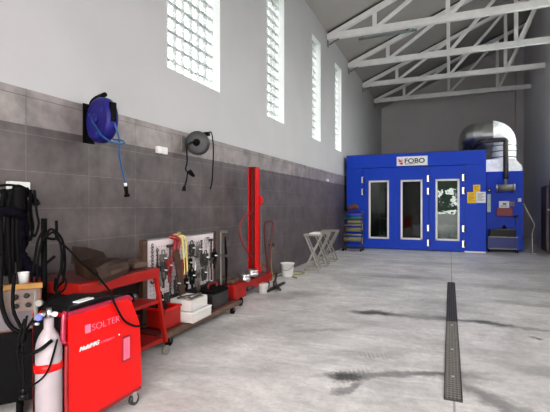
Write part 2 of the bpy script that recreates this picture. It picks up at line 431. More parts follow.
# glass-block windows
def window(n, y0, y1, x, sgn):
    """x: inner face of the wall; sgn -1 when the wall lies towards -x"""
    e = bpy.data.objects.new('window_%d' % n, None); C.objects.link(e); e.location = (x, (y0+y1)/2, WB)
    WM[e.name] = Matrix.Translation(e.location); struct(e)
    xg = x + sgn*.16
    w = .195
    nb = max(2, round((y1-y0)/w)); nr = round((WT-WB)/w)
    by = (y1-y0)/nb; bz = (WT-WB)/nr
    b = MB()
    for i in range(nb):
        for j in range(nr):
            b.box((xg, y0+(i+.5)*by, WT-(j+.5)*bz), (.08, by-.007, bz-.007), bev=.006)
    b.out('glass_blocks', 'block' if sgn < 0 else 'block_clear', e)
    b = MB()
    for i in range(nb+1): b.span((xg-.032, y0+i*by-.005, WB), (xg+.032, y0+i*by+.005, WT))
    for j in range(nr+1): b.span((xg-.032, y0, WT-j*bz-.005), (xg+.032, y1, WT-j*bz+.005))
    b.out('mortar_grid', 'mortar', e)
    b = MB(); t = .006
    a, c_ = x, x+sgn*.36
    b.span((a, y0, WB), (c_, y0+t, WT)); b.span((a, y1-t, WB), (c_, y1, WT)); b.span((a, y0, WB), (c_, y1, WB+t)); b.span((a, y0, WT-t), (c_, y1, WT))
    b.out('reveal', 'reveal', e)
for i, (a, c_) in enumerate(WIN): window(i+1, a, c_, XL, -1)
for i, (a, c_) in enumerate(WINR_ADDED): window(i+5, a, c_, XR, 1)  # unseen windows added for their light

# ------------------------------------------------------------ roof trusses
ordw = ['nearest white steel roof truss, with a grey tube fixed under its bottom chord',
        'second white steel roof truss from the camera, crossing behind the nearest one',
        'third white steel roof truss from the camera, next to the one by the back wall',
        'farthest white steel roof truss, just in front of the back wall']
def truss(y, label):
    zb = 6.19
    e = thing('roof_truss', label, 'roof truss', (0, y, zb), group='white steel roof trusses')
    x0, x1 = XL+.005, XR-.02
    MB().span((x0, y-.06, zb), (x1, y+.06, zb+.18)).out('bottom_chord', 'white', e, bev=.006)
    z0 = roofz(XL)-.14
    def tz(x): return roofz(x)-.14
    MB().bar((x0, y, tz(x0)), (x1, y, tz(x1)), .15, .12).out('top_chord', 'white', e, bev=.005)
    MB().bar((x0, y, tz(x0)+.085), (x1, y, tz(x1)+.085), .13, .03).out('purlin_cleat', 'dsteel', e)
    xs = [-1.93, -.05, 1.84]
    for x in xs: MB().span((x-.055, y-.04, zb+.17), (x+.055, y+.04, tz(x))).out('vertical_web', 'white', e)
    for a, c_ in zip(xs, xs[1:]+[XR-.02]):
        MB().bar((a+.06, y, zb+.15), (c_-.02, y, tz(c_)-.05), .09, .08, up=(0,1,0)).out('diagonal_web', 'white', e)
    MB().bar((x0+.04, y, zb-.14), (x0+.34, y, zb), .02, .06, up=(0,1,0)).span((x0, y-.05, zb-.2), (x0+.02, y+.05, zb)).out('support_bracket', 'galv', e)
    return e
for y, l in zip((11.82,14.5,17.1,19.9), ordw): truss(y, l)
tag(MB().cyl((-2.4, 12.0, 6.15), (-.83, 12.0, 6.17), .035).span((-2.3,11.9,6.16),(-2.27,12.05,6.2)).span((-.95,11.9,6.17),(-.92,12.05,6.2)).out('fluorescent_tube', 'tubegrey'),
    'unlit grey-green tube fixed below the nearest roof truss', 'lamp')
tag(MB().span((XL+.012, 11.58, 2.09), (XL+.06, 11.78, 2.16), bev=.01).out('emergency_light', 'plastic'), 'tiny white box low on the wall, on the light tile band near the booth', 'light')

# ------------------------------------------------------------ floor drain
e = thing('floor_drain', 'long narrow perforated metal drain grate set in the concrete floor', 'drain', (.03, 5.8, 0))
MB().span((-.043, 3.3, .0005), (.085, 8.3, .004)).out('channel_shade', 'ink', e)  # flat black plate stands in for the shaded depth under the grate
b = MB()
for x in (-.043, .077): b.span((x, 3.3, .0005), (x+.008, 8.3, .012))
b.span((-.043,3.3,.0005),(.085,3.308,.012)); b.span((-.043,8.292,.0005),(.085,8.3,.012))
b.out('edge_frame', 'dsteel', e)
for ya, yb, gm, gap in ((3.31, 5.55, 'galv', .042), (5.57, 8.29, 'dsteel', .034)):
    b = MB(); y = ya
    while y < yb-.02:
        b.span((-.037, y, .004), (.079, y+.014, .009)); y += gap
    for x in (-.018, .008, .034, .060): b.span((x-.0045, ya, .004), (x+.0045, yb, .0092))
    b.out('grate', gm, e)
for yy in (3.75, 4.45, 5.35): MB().cyl((.021, yy, .009), (.021, yy, .014), .012, seg=10).out('screw', 'chrome', e)

# ------------------------------------------------------------ spray booth
YB = 13.8
e = thing('spray_booth', 'large blue paint spray booth with three glazed front doors', 'spray booth', (-1.09, YB, 0))
BX0, BX1, BZ = -3.17, .98, 3.03
MB().span((BX0, YB, 0), (-2.62, YB+.08, 2.62)).out('front_panel', 'blue', e)
MB().span((.39, YB, .02), (BX1, YB+.08, 2.62)).out('front_panel', 'blue', e)
MB().span((BX0, YB-.012, 2.625), (BX1, YB+.08, BZ)).out('header_panel', 'blue', e, bev=.006)
b = MB()
b.span((BX0, YB+.08, 0), (BX0+.06, 20.3, BZ)); b.span((BX1-.06, YB+.08, 0), (BX1, 20.3, BZ)); b.span((BX0, 20.3, 0), (BX1, 20.36, BZ))
b.out('side_wall', 'blue', e)
MB().span((BX0, YB, BZ), (BX1, 20.36, BZ+.03)).out('roof_panel', 'bluedark', e)
b = MB(); b.span((BX0+.06, YB+.1, .0), (BX1-.06, 20.3, .012)); b.span((BX0+.065, YB+.1, .012),(BX0+.075,20.29,BZ-.02)); b.span((BX1-.075, YB+.1, .012),(BX1-.065,20.29,BZ-.02)); b.span((BX0+.07,20.28,.012),(BX1-.07,20.29,BZ-.02))
b.out('inner_lining', 'inside', e)
MB().span((.40, YB-.02, 0), (BX1, YB+.01, .045)).out('sill_strip', 'plastic', e)
def bdoor(x0, x1, w0, w1):
    z0, z1, wz0, wz1 = .03, 2.61, .345, 2.20
    b = MB()
    b.span((x0+.006, YB-.005, z0), (w0, YB+.05, z1)); b.span((w1, YB-.005, z0), (x1-.006, YB+.05, z1))
    b.span((w0, YB-.005, z0), (w1, YB+.05, wz0)); b.span((w0, YB-.005, wz1), (w1, YB+.05, z1))
    d = b.out('door', 'blue', e)
    t = .045; b = MB()
    b.span((w0-.01, YB-.02, wz0-.01), (w0+t, YB+.03, wz1+.01)); b.span((w1-t, YB-.02, wz0-.01), (w1+.01, YB+.03, wz1+.01))
    b.span((w0, YB-.02, wz0-.01), (w1, YB+.03, wz0+t)); b.span((w0, YB-.02, wz1-t), (w1, YB+.03, wz1+.01))
    b.out('window_frame', 'plastic', d)
    MB().span((w0+t, YB+.01, wz0+t), (w1-t, YB+.016, wz1-t)).out('glass_pane', 'pane', d)
    b = MB()
    for z in (.26,.72,1.87,2.26): pass
    return d
bdoor(-2.62, -1.60, -2.43, -1.81); bdoor(-1.60, -.60, -1.43, -.80); bdoor(-.60, .39, -.40, .255)
for x in (-2.62, -.60, .39):
    for z in (.25, .71, 1.85, 2.24):
        h = MB().span((x-.055, YB-.03, z-.10), (x+.02, YB-.004, z+.10), bev=.004).out('hinge', 'chrome', e)
        MB().span((x-.005, YB-.045, z-.09), (x+.04, YB-.02, z+.09), bev=.004).out('hinge_cover', 'ink', h)
MB().span((-1.605, YB-.018, .05), (-1.585, YB-.004, 2.6)).out('door_astragal', 'blue', e)
sg = thing('booth_sign', 'white rectangular sign with black lettering on the blue booth header', 'sign', (-1.09, YB-.03, 2.64))
MB().span((-1.56, YB-.026, 2.655), (-.64, YB-.013, 2.945)).out('sign_board', 'paper', sg)
TX = lambda x, y, z: Matrix.Translation((x, y, z)) @ Matrix.Rotation(PI/2, 4, 'X')
text_mesh('lettering', 'FOBO', .205, 'ink', sg, TX(-1.33, YB-.028, 2.735), .002, .004, 0, 1.12)
MB().span((-1.30, YB-.03, 2.700), (-1.02, YB-.027, 2.716)).out('small_lettering', 'ink', sg)
b = MB()
b.prism([(-1.51,2.90),(-1.47,2.86),(-1.47,2.83),(-1.42,2.83),(-1.41,2.79),(-1.46,2.77),(-1.50,2.80),(-1.50,2.84)], 'y', YB-.03, YB-.027)
b.prism([(-1.44,2.86),(-1.385,2.85),(-1.385,2.79),(-1.40,2.79),(-1.41,2.84)], 'y', YB-.03, YB-.027)
b.prism([(-1.48,2.75),(-1.38,2.77),(-1.37,2.70),(-1.43,2.69)], 'y', YB-.03, YB-.027)
b.out('emblem', 'logored', sg)
def sheet(x0, x1, z0, z1, m, l, name, lines):
    t = thing(name, l, 'notice', ((x0+x1)/2, YB-.004, z0))
    MB().span((x0, YB-.006, z0), (x1, YB-.001, z1)).out('paper', m, t)
    b = MB()
    for i in range(lines):
        z = z1-.05-i*(z1-z0-.08)/lines
        b.span((x0+.03, YB-.0075, z-.006), (x1-.03-.03*(i % 3), YB-.0065, z+.004))
    b.out('printed_lines', 'panelgrey', t)
sheet(.635, .825, 1.81, 2.02, 'yellow', 'small yellow notice taped above the two larger sheets on the booth', 'notice_sheet', 4)
sheet(.475, .715, 1.475, 1.805, 'yellow', 'large yellow notice beside the white sheet on the booth', 'notice_sheet', 7)
sheet(.72, .97, 1.485, 1.81, 'paper', 'white printed notice on the booth right of the yellow sheet', 'notice_sheet', 8)

# ------------------------------------------------------------ burner unit and ducts
YU = 14.67
e = thing('burner_unit', 'tall blue air heating unit beside the right end of the booth', 'heating unit', (1.55, YU, 0))
MB().span((1.05, YU, .04), (2.05, YU+1.3, 2.46), bev=.012).out('cabinet', 'blue', e)
b = MB()
for z in (.9, 1.7): b.span((1.05, YU-.004, z), (2.05, YU, z+.012))
b.out('panel_seam', 'bluedark', e)
MB().span((1.07, YU-.03, 1.20), (1.17, YU, 1.76), bev=.006).out('control_panel', 'green', e)
gz = MB().cyl((1.13, YU-.05, 1.88), (1.13, YU, 1.88), .055).out('pressure_gauge', 'blackgloss', e)
MB().cyl((1.13, YU-.054, 1.88), (1.13, YU-.05, 1.88), .022).out('gauge_face', 'plastic', gz)
MB().span((1.33, YU-.12, 1.075), (1.76, YU, 1.33), bev=.012).out('burner_box', 'crimson', e)
MB().span((1.40, YU-.012, 1.335), (1.68, YU, 1.54)).out('data_plate', 'paper', e)
b = MB(); b.span((1.44, YU-.014, 1.38),(1.62, YU-.012, 1.40)); b.span((1.50, YU-.014, 1.43),(1.60, YU-.012, 1.48)); b.out('plate_print', 'panelgrey', e)
for x in (1.70, 1.765):
    for z in (1.385, 1.465): MB().span((x, YU-.03, z), (x+.055, YU, z+.06), bev=.004).out('relay_box', 'maskcore', e)
MB().span((1.91, YU-.03, 1.52), (2.00, YU, 1.63), bev=.006).out('switch_box', 'socket', e)
b = MB(); R_ = .36
prof = [(1.03,2.46),(1.03,2.84),(1.66,2.86)]+[(1.68+R_*math.sin(a), 2.46+.4*math.cos(a)) for a in [i*PI/2/10 for i in range(11)]]
b.prism(prof, 'y', YU+.05, YU+1.25); b.out('insulated_hood', 'foil', e)

def gored(name, m, parent, rings):
    """rings: list of (centre, direction, radius); every pair of rings is one gore"""
    bm = MB(); seg = 36
    def ring(c, d, r):
        d = Vector(d).normalized(); u = Vector((0,0,1)).cross(d)
        u = u.normalized() if u.length > .2 else Vector((0,1,0)); 
        u = (u-d*u.dot(d)).normalized(); v = d.cross(u)
        return [Vector(c)+u*math.cos(2*PI*k/seg)*r+v*math.sin(2*PI*k/seg)*r for k in range(seg)]
    prev = None
    for (c, d, r) in rings:
        R = ring(c, d, r)
        if prev is not None:
            best = min(range(seg), key=lambda s: sum((prev[k]-R[(k+s) % seg]).length for k in range(0, seg, 6)))
            R = [R[(k+best) % seg] for k in range(seg)]
            A = [bm.bm.verts.new(p) for p in prev]; B = [bm.bm.verts.new(p) for p in R]
            for k in range(seg):
                f = bm.bm.faces.new((A[k], A[(k+1) % seg], B[(k+1) % seg], B[k])); f.smooth = True
        prev = R
    return bm, bm.out(name, m, parent)
def seam(c, d, r, m, parent):
    d = Vector(d).normalized(); c = Vector(c)
    MB().lathe([(r, -.012), (r+.02, -.012), (r+.02, .012), (r, .012)], c, d, 36).out('duct_flange', m, parent)
e = thing('exhaust_duct', 'large round metal duct bending over the booth roof down to the blue heating unit', 'duct', (1.1, 15.4, 3.03))
YD, ZD = 15.4, 3.72
rings = [((.75,18.0,ZD),(0,-1,0),.45)]
n = 5
for i in range(n+1):
    a = i*PI/2/n
    rings.append(((1.27-.52*math.cos(a), YD+.52-.52*math.sin(a), ZD), (math.sin(a), -math.cos(a), 0), .45))
gored('horizontal_elbow', 'zinc', e, rings)
rings2 = []
for i in range(8):
    a = i*PI/2/7
    rings2.append(((1.27+.34*math.sin(a), YD, ZD-.38+.38*math.cos(a)), (math.cos(a), 0, -math.sin(a)), .45-.10*i/7))
gored('downward_elbow', 'foil', e, rings2)
gored('lower_duct', 'foil', e, [((1.61,YD,ZD-.38),(0,0,-1),.35),((1.61,YD,2.85),(0,0,-1),.35)])
seam((1.27,YD,ZD),(1,0,0),.45,'zinc',e); seam((1.61,YD,ZD-.40),(0,0,1),.35,'dsteel',e); seam((1.61,YD,3.14),(0,0,1),.35,'dsteel',e); seam((1.61,YD,2.95),(0,0,1),.35,'dsteel',e)
MB().cyl((.75,15.95,3.06),(.75,15.95,3.4),.3,.36).out('roof_collar', 'dsteel', e)
e = thing('flue_pipe', 'thin dark steel flue pipe bent over the corner of the booth', 'pipe', (1.55, 14.4, 1.9))
MB().tube([(.62,15.0,3.05),(.68,14.75,3.25),(.85,14.45,3.36),(1.1,14.42,3.39),(1.45,14.42,3.40),(1.56,14.42,3.36),(1.56,14.42,3.2),(1.56,14.42,2.2)], .072, 16).out('pipe', 'dsteel', e)
MB().cyl((1.56,14.42,2.0),(1.56,14.42,2.62),.055).out('lower_sleeve', 'chrome', e)
MB().cyl((1.33,14.42,1.93),(1.77,14.42,1.93),.115,seg=24).out('burner_drum', 'galv', e)
MB().cyl((1.30,14.42,1.93),(1.335,14.42,1.93),.13,seg=24).cyl((1.765,14.42,1.93),(1.80,14.42,1.93),.13,seg=24).out('drum_rim', 'chrome', e)
MB().span((1.52,14.42,1.9),(1.6,YU,1.96)).out('wall_bracket', 'chrome', e)

# paint mixing table in front of the unit
YT = 14.15
e = thing('parts_table', 'dark blue metal wheeled table standing in front of the heating unit', 'table', (1.5, YT, 0))
x0, x1 = 1.06, 1.86
MB().span((x0, YT, .44), (x1, YT+.45, .47)).out('tabletop', 'bluedark', e)
MB().span((x0, YT, .455), (x1, YT-.01, .475)).out('top_edge', 'steel', e)
MB().span((x0+.02, YT+.02, .10), (x1-.02, YT+.43, .12)).out('lower_shelf', 'steel', e)
MB().span((x0+.03, YT+.2, .12), (x1-.03, YT+.22, .44)).out('back_plate', 'bluedark', e)
for x in (x0+.02, x1-.02):
    for y in (YT+.02, YT+.43):
        l = MB().bar((x,y,.07),(x,y,.45),.03).out('leg', 'bluedark', e)
        MB().cyl((x-.015,y,.04),(x+.015,y,.04),.04,seg=16).out('caster_wheel', 'black', l)
e = thing('parts_washer_tray', 'black open tray sitting on the dark blue wheeled table', 'tray', (1.5, YT+.2, .472))
b = MB(); b.span((x0+.04,YT+.03,.472),(x1-.06,YT+.4,.49)); b.span((x0+.04,YT+.03,.48),(x1-.06,YT+.05,.68)); b.span((x0+.04,YT+.38,.48),(x1-.06,YT+.4,.68)); b.span((x0+.04,YT+.03,.48),(x0+.06,YT+.4,.68)); b.span((x1-.08,YT+.03,.48),(x1-.06,YT+.4,.68))
b.out('basin', 'blackgloss', e)
MB().span((x0+.22,YT+.01,.68),(x1-.06,YT+.41,.70)).out('rim_ledge', 'dsteel', e)
for x, l in ((1.20, 'small dark canister on the black tray, left one'), (1.52, 'squat dark canister on the black tray, middle of the table')):
    t = MB(); t.lathe([(0,0),(.05,0),(.055,.01),(.055,.07),(.03,.09),(.018,.10),(.018,.12),(0,.12)], (x, YT+.25, .70 if x > 1.25 else .475+.015), seg=16)
    tag(t.out('canister', 'blackgloss'), l, 'canister')
b = MB(); b.lathe([(.012,0),(.012,.2),(.09,.30),(.085,.30),(.006,.2)], (1.84, YU-.1, .80), seg=16); b.span((1.83,YU-.1,.9),(1.85,YU,.92))
tag(b.out('viscosity_funnel', 'dsteel'), 'small dark funnel mounted on the unit right of the maroon box', 'funnel')

# panel stand at the right end
e = thing('panel_stand', 'thin grey metal stand with a slanted arm right of the heating unit', 'stand', (2.22, 14.1, 0))
MB().bar((2.20,14.1,.02),(2.20,14.1,.66),.025).out('post', 'steel', e)
MB().bar((2.0,14.1,.012),(2.3,14.1,.012),.024).bar((2.2,13.95,.012),(2.2,14.3,.012),.024).out('base', 'steel', e)
MB().bar((1.98,14.1,1.46),(2.26,14.1,.84),.022).out('arm', 'steel', e)
MB().bar((2.20,14.1,.64),(2.26,14.1,.86),.022).out('elbow_joint', 'dsteel', e)
MB().cyl((1.93,14.1,1.47),(2.02,14.1,1.46),.018,seg=10).out('arm_hook', 'steel', e)

# dark cabinet against the right wall
e = thing('metal_locker', 'tall black metal locker with a white knob against the right wall', 'locker', (2.85, 14.0, 0))
MB().span((2.72, 13.2, .02), (3.07, 14.6, 2.18), bev=.01).out('body', 'doorblack', e)
MB().span((2.71, 13.24, .06), (2.722, 13.88, 2.14)).out('door', 'doorblack', e)
d = MB().span((2.71, 13.9, .06), (2.722, 14.56, 2.14)).out('door', 'doorblack', e)
MB().lathe([(0,0),(.012,0),(.012,.03),(.03,.04),(.034,.055),(.02,.07),(0,.072)], (2.71, 14.42, 1.28), (-1,0,0), 16).out('knob', 'plastic', d)
e = thing('steel_cupboard', 'plain grey steel cupboard standing behind the black locker', 'cupboard', (2.85, 15.1, 0))
MB().span((2.66, 14.64, .02), (3.07, 15.5, 2.0), bev=.01).out('body', 'panelgrey', e)
MB().span((2.65, 14.68, .06), (2.662, 15.46, 1.96)).out('door', 'panelgrey', e)

# ------------------------------------------------------------ masking paper rack
e = thing('masking_paper_rack', 'wheeled dark rack holding masking paper rolls beside the booth door', 'rack', (-2.78, 12.9, 0))
YR = 12.95; rx0, rx1 = -3.08, -2.47
for x in (rx0+.02, rx1-.02):
    MB().span((x-.012, YR-.16, .08), (x+.012, YR-.13, 1.22)).span((x-.012, YR+.13, .08), (x+.012, YR+.16, 1.22)).span((x-.012,YR-.16,1.19),(x+.012,YR+.16,1.22)).span((x-.012,YR-.16,.1),(x+.012,YR+.16,.13)).out('side_frame', 'dsteel', e)
for z in (.13, .62, 1.19):
    MB().span((rx0, YR+.1, z), (rx1, YR+.14, z+.03)).out('cross_bar', 'dsteel', e)
MB().span((rx0-.01, YR-.2, .08), (rx1+.01, YR+.2, .10)).out('base_tray', 'dsteel', e)
for x in (rx0+.03, rx1-.03):
    for y in (YR-.16, YR+.16):
        c_ = MB().cyl((x-.02,y,.04),(x+.02,y,.04),.04,seg=16).out('caster', 'black', e)
MB().span((rx0+.02, YR-.17, 1.22),(rx1-.02, YR+.17, 1.235)).out('top_tray', 'dsteel', e)
rolls = [(.36,.075,'masking','cream roll of masking paper, lowest on the dark rack',.57),(.50,.03,'galv','thin pale roll just above the lowest masking roll on the rack',.6),(.66,.065,'masking','cream roll of masking paper, middle of the dark rack',.5),
         (.80,.035,'galv','thin grey-white roll in the middle of the dark rack',.6),(.90,.055,'masking','upper cream roll of masking paper on the dark rack',.46),(1.02,.05,'teal','teal roll of film near the top of the dark rack',.6),(1.12,.045,'violet','violet-blue roll of film below the rack top',.5)]
for z, r, m, l, w in rolls:
    t = thing('masking_roll', l, 'roll', (-2.77, YR-.02, z-r), group='rolls on the masking paper rack')
    xa, xb = -2.52-w*.92+.0, -2.50
    MB().cyl((xa, YR-.03, z), (xb, YR-.03, z), r, seg=20).out('sheet_roll', m, t)
    MB().cyl((xa-.015, YR-.03, z), (xb+.015, YR-.03, z), min(.02, r*.6), seg=12).out('core', 'maskcore', t)
b = MB(); b.tube([(-2.95,YR,1.30),(-2.85,YR-.02,1.34),(-2.76,YR,1.38),(-2.68,YR,1.36),(-2.62,YR,1.30)], .06, 10, rr=lambda t: .035+.05*math.sin(PI*t)**.7)
b.tube([(-2.80,YR,1.30),(-2.74,YR-.04,1.42),(-2.66,YR,1.33)], .05, 10)
tag(b.out('crumpled_cloth', 'orange'), 'crumpled orange-brown cloth on top of the dark rack', 'cloth')
tag(MB().lathe([(0,0),(.045,0),(.045,.12),(.02,.15),(.02,.17),(0,.17)], (-2.99,YR,1.236), seg=14).out('spray_can', 'blackgloss'), 'dark spray can standing on the left of the rack top', 'can')

# ------------------------------------------------------------ folding trestles
def trestle(loc, rz, label, w=.42, dpt=.34, h=.77):
    e = thing('folding_trestle', label, 'trestle', loc, rz, 'folding metal trestles by the wall')
    r = .034
    b = MB(); b.bar((-w/2,-dpt/2,h),(w/2,-dpt/2,h),r); b.bar((-w/2,dpt/2,h),(w/2,dpt/2,h),r); b.bar((-w/2,-dpt/2,h),(-w/2,dpt/2,h),r); b.bar((w/2,-dpt/2,h),(w/2,dpt/2,h),r)
    b.out('top_frame', 'galv', e, world=False)
    for y in (-dpt/2, dpt/2):
        MB().bar((-w/2+.02,y,h-.015),(w/2-.05,y,.02),.034).out('leg', 'galv', e, world=False)
        MB().bar((w/2-.02,y+.03*(1 if y > 0 else -1),h-.015),(-w/2,y+.03*(1 if y > 0 else -1),.02),.034).out('leg', 'galv', e, world=False)
    MB().bar((-w/2,-dpt/2-.03,.016),(w/2-.05,-dpt/2-.03,.016),.028).out('foot_bar', 'galv', e, world=False)
    MB().bar((-w/2,dpt/2+.03,.016),(w/2-.05,dpt/2+.03,.016),.028).out('foot_bar', 'galv', e, world=False)
    MB().cyl((-.06,-dpt/2-.05,h*.46),(-.06,dpt/2+.05,h*.46),.008,seg=10).out('pivot_rod', 'dsteel', e, world=False)
    return e
t1 = trestle((-2.745, 8.80, 0), .20, 'nearest folding grey metal trestle, with a white cloth on its top', w=.38)
trestle((-2.76, 9.55, 0), .15, 'middle folding grey metal trestle of the row along the tiled wall', w=.36)
trestle((-2.80, 10.40, 0), .1, 'farthest folding grey metal trestle, next to the dark rack', w=.40, dpt=.36)
b = MB(); b.box((-2.71,8.80,.80),(.24,.24,.025),rotz(.2),bev=.01); b.box((-2.69,8.82,.822),(.17,.16,.02),rotz(.05),bev=.008)
tag(b.out('folded_cloth', 'plastic'), 'white folded cloth lying on the nearest trestle', 'cloth')

# ------------------------------------------------------------ bucket, hose
e = thing('bucket', 'white plastic bucket on the floor in front of the tiled wall', 'bucket', (-3.0, 7.85, 0))
MB().lathe([(0,0),(.105,0),(.11,.004),(.135,.25),(.142,.25),(.142,.262),(.128,.262),(.104,.012),(0,.012)], (-3.0,7.85,0)).out('body', 'plastic', e)
MB().tube([(-3.14,7.85,.235),(-3.1,7.73,.16),(-3.0,7.70,.13),(-2.9,7.73,.16),(-2.86,7.85,.235)], .004, 6).out('handle', 'steel', e)
tag(MB().tube([(-3.16,7.5,.60),(-3.2,7.5,.5),(-3.19,7.5,.12),(-3.15,7.6,.014),(-3.10,8.2,.012),(-2.95,8.35,.012),(-2.8,8.3,.012),(-2.80,8.1,.012),(-2.95,8.02,.012),(-2.85,7.75,.012),(-2.72,7.62,.012)], .012, 8).out('air_hose', 'olive'),
    'yellow-green hose trailing on the floor around the white bucket', 'hose')
tag(MB().cyl((-3.25,7.50,.64),(-3.13,7.50,.64),.018).cyl((-3.16,7.50,.60),(-3.16,7.50,.68),.022).out('wall_tap', 'dsteel'), 'small dark tap on the tiled wall above the yellow-green hose', 'tap')

# ------------------------------------------------------------ pulling tower (red)
e = thing('pulling_tower', 'tall red steel pulling tower on a low wheeled beam by the wall', 'pulling tower', (-2.93, 6.0, 0))
MB().span((-2.885, 6.08, .30), (-2.87, 6.24, 2.02)).span((-3.0, 6.08, .30), (-2.985, 6.24, 2.02)).span((-3.0, 6.225, .30), (-2.87, 6.24, 2.02)).out('column', 'red', e)  # shaped as an open channel so the camera side falls into shade
MB().span((-2.96, 6.10, .31), (-2.91, 6.15, 2.0)).out('inner_slide', 'reddark', e)
MB().span((-3.0, 6.08, 2.02), (-2.87, 6.24, 2.03)).out('column_cap', 'reddark', e)
MB().prism([(5.35,.12),(5.35,.22),(5.55,.26),(6.66,.26),(6.70,.22),(6.70,.12)], 'x', -3.0, -2.84).out('base_beam', 'red2', e)
MB().span((-3.05, 5.10, .10), (-2.72, 5.46, .32), bev=.02).out('hydraulic_block', 'red2', e)
for y in (5.28, 6.6):
    for x in ((-2.74, -3.02) if y < 6 else (-2.9,)):
        w = MB().cyl((x-.025,y,.06),(x+.025,y,.06),.06,seg=20).out('wheel', 'black', e)
        MB().cyl((x-.027,y,.06),(x+.027,y,.06),.025,seg=12).out('hub', 'steel', w)
MB().span((-3.02, 5.95, .26), (-2.82, 6.4, .31)).out('column_foot', 'reddark', e)
MB().prism([(6.24,.31),(6.45,.31),(6.24,.6)], 'x', -2.94, -2.92).out('gusset', 'red', e)
# chain with links down the front-right edge
b = MB(); z = 1.46; k = 0
while z > .42:
    if k % 2: b.tube([(-2.85,6.255,z-.022),(-2.838,6.255,z),(-2.85,6.255,z+.022),(-2.862,6.255,z)], .0045, 6, True, 4)
    else: b.tube([(-2.85,6.243,z-.022),(-2.85,6.255,z),(-2.85,6.243+.0,z+.022),(-2.85,6.231,z)], .0045, 6, True, 4)
    z -= .032; k += 1
b.out('chain', 'steel', e)
MB().cyl((-2.90,6.24,1.50),(-2.90,6.30,1.50),.07,seg=20).cyl((-2.86,6.26,1.42),(-2.86,6.26,1.54),.025).out('chain_pulley', 'red', e)
MB().tube([(-2.9,6.66,.2),(-2.9,6.54,.7),(-2.9,6.52,1.05),(-2.9,6.56,1.12),(-2.9,6.80,1.125),(-2.9,6.86,1.07),(-2.9,6.78,.75),(-2.9,6.68,.22)], .018, 8, sm=5).out('push_handle', 'reddark', e)
MB().tube([(-2.92,6.1,1.28),(-2.92,5.75,1.25),(-2.92,5.62,1.0),(-2.92,5.85,.72),(-2.90,6.2,.5),(-2.88,6.5,.38),(-2.88,6.62,.26)], .012, 8).out('hydraulic_hose', 'crimson', e)
MB().cyl((-2.72,5.46,.2),(-2.70,5.62,.2),.03).out('pump_nozzle', 'dsteel', e)
for i, (x, y, r, h, l) in enumerate([(-2.87,5.70,.085,.11,'silver clamp pot on the red tower beam, nearest the red block'),(-2.86,5.93,.10,.10,'wider silver pot on the red tower beam, beside the column')]):
    b = MB(); b.lathe([(0,0),(r*.8,0),(r,.02),(r,h*.5),(r*.8,h*.62),(r,h*.75),(r,h),(r*.6,h),(r*.55,h*.5),(0,h*.5)], (x,y,.262 if i == 0 else .311), seg=20)
    tag(b.out('clamp_pot', 'chrome'), l, 'clamp', 'silver pots on the tower beam')
tag(MB().lathe([(0,0),(.075,0),(.085,.13),(.092,.14),(.085,.15),(0,.15)], (-2.80,6.22,0)).out('paint_tub', 'grime'), 'small white tub on the floor under the red tower beam', 'tub')
e = thing('steel_cross_foot', 'dark grey X-shaped steel foot lying on the floor by the red tower', 'stand foot', (-2.72, 6.55, 0))
MB().bar((-2.72,6.20,.03),(-2.74,7.0,.03),.05,.03).out('long_bar', 'dsteel', e)
MB().bar((-2.80,6.70,.04),(-2.55,6.32,.04),.05,.03).out('short_bar', 'dsteel', e)
MB().cyl((-2.73,6.55,.02),(-2.73,6.55,.13),.035).out('socket_tube', 'dsteel', e)
MB().bar((-2.73,6.55,.12),(-2.80,6.80,.22),.03).out('lever', 'dsteel', e)
tag(MB().box((-2.93,5.27,.35),(.26,.24,.05),rotz(.2),bev=.008).box((-2.95,5.25,.39),(.15,.1,.03),rotz(.5),bev=.005).out('tool_case', 'rust'), 'flat brown metal case on top of the red hydraulic block', 'case')

# ------------------------------------------------------------ tool board trolley
e = thing('tool_board_trolley', 'wheeled tool trolley with an upright white perforated board', 'tool board', (-2.75, 4.1, 0))
XB = -2.87
def pegboard(y0, y1, z0, z1):
    b = MB(); b.span((XB-.02, y0, z0), (XB, y1, z1)); return b
MB().span((XB-.02, 3.47, .42), (XB, 4.78, 1.055)).out('board', 'boardwhite', e)
MB().span((XB-.03, 3.47, .165), (XB-.01, 4.78, .42)).out('lower_panel', 'ink', e)  # black sheet added to fill the dark gap under the board
b = MB()
y = 3.53
while y < 4.75:
    z = .48
    while z < .99:
        b.cyl((XB-.001, y, z), (XB+.0015, y, z), .006, seg=8); z += .045
    y += .045
b.out('peg_holes', 'ink', e)
MB().span((XB-.04, 3.40, .12), (XB+.01, 3.47, 1.06)).out('side_post', 'brown', e)
MB().span((XB-.04, 4.78, .12), (XB+.01, 4.83, 1.07)).out('side_post', 'brown', e)
MB().span((XB-.025, 3.47, 1.05), (XB+.008, 4.78, 1.065)).out('top_rail', 'chrome', e)
MB().bar((-2.60,3.30,.13),(-2.60,4.98,.13),.06,bev=.006).out('front_rail', 'pipebrown', e)
MB().bar((-3.1,3.30,.13),(-3.1,4.98,.13),.06).bar((-3.1,3.33,.13),(-2.6,3.33,.13),.06).bar((-3.1,4.95,.13),(-2.6,4.95,.13),.06).out('base_frame', 'reddark', e)
MB().span((-3.1,3.3,.15),(-2.62,4.97,.165)).out('deck', 'reddark', e)
for x in (-2.62,-3.08):
    for y in (3.5,4.85):
        w = MB().cyl((x-.018,y,.045),(x+.018,y,.045),.045,seg=18).out('caster_wheel', 'black', e)
        MB().bar((x,y,.04),(x,y,.12),.02,.05).out('caster_fork', 'steel', w)
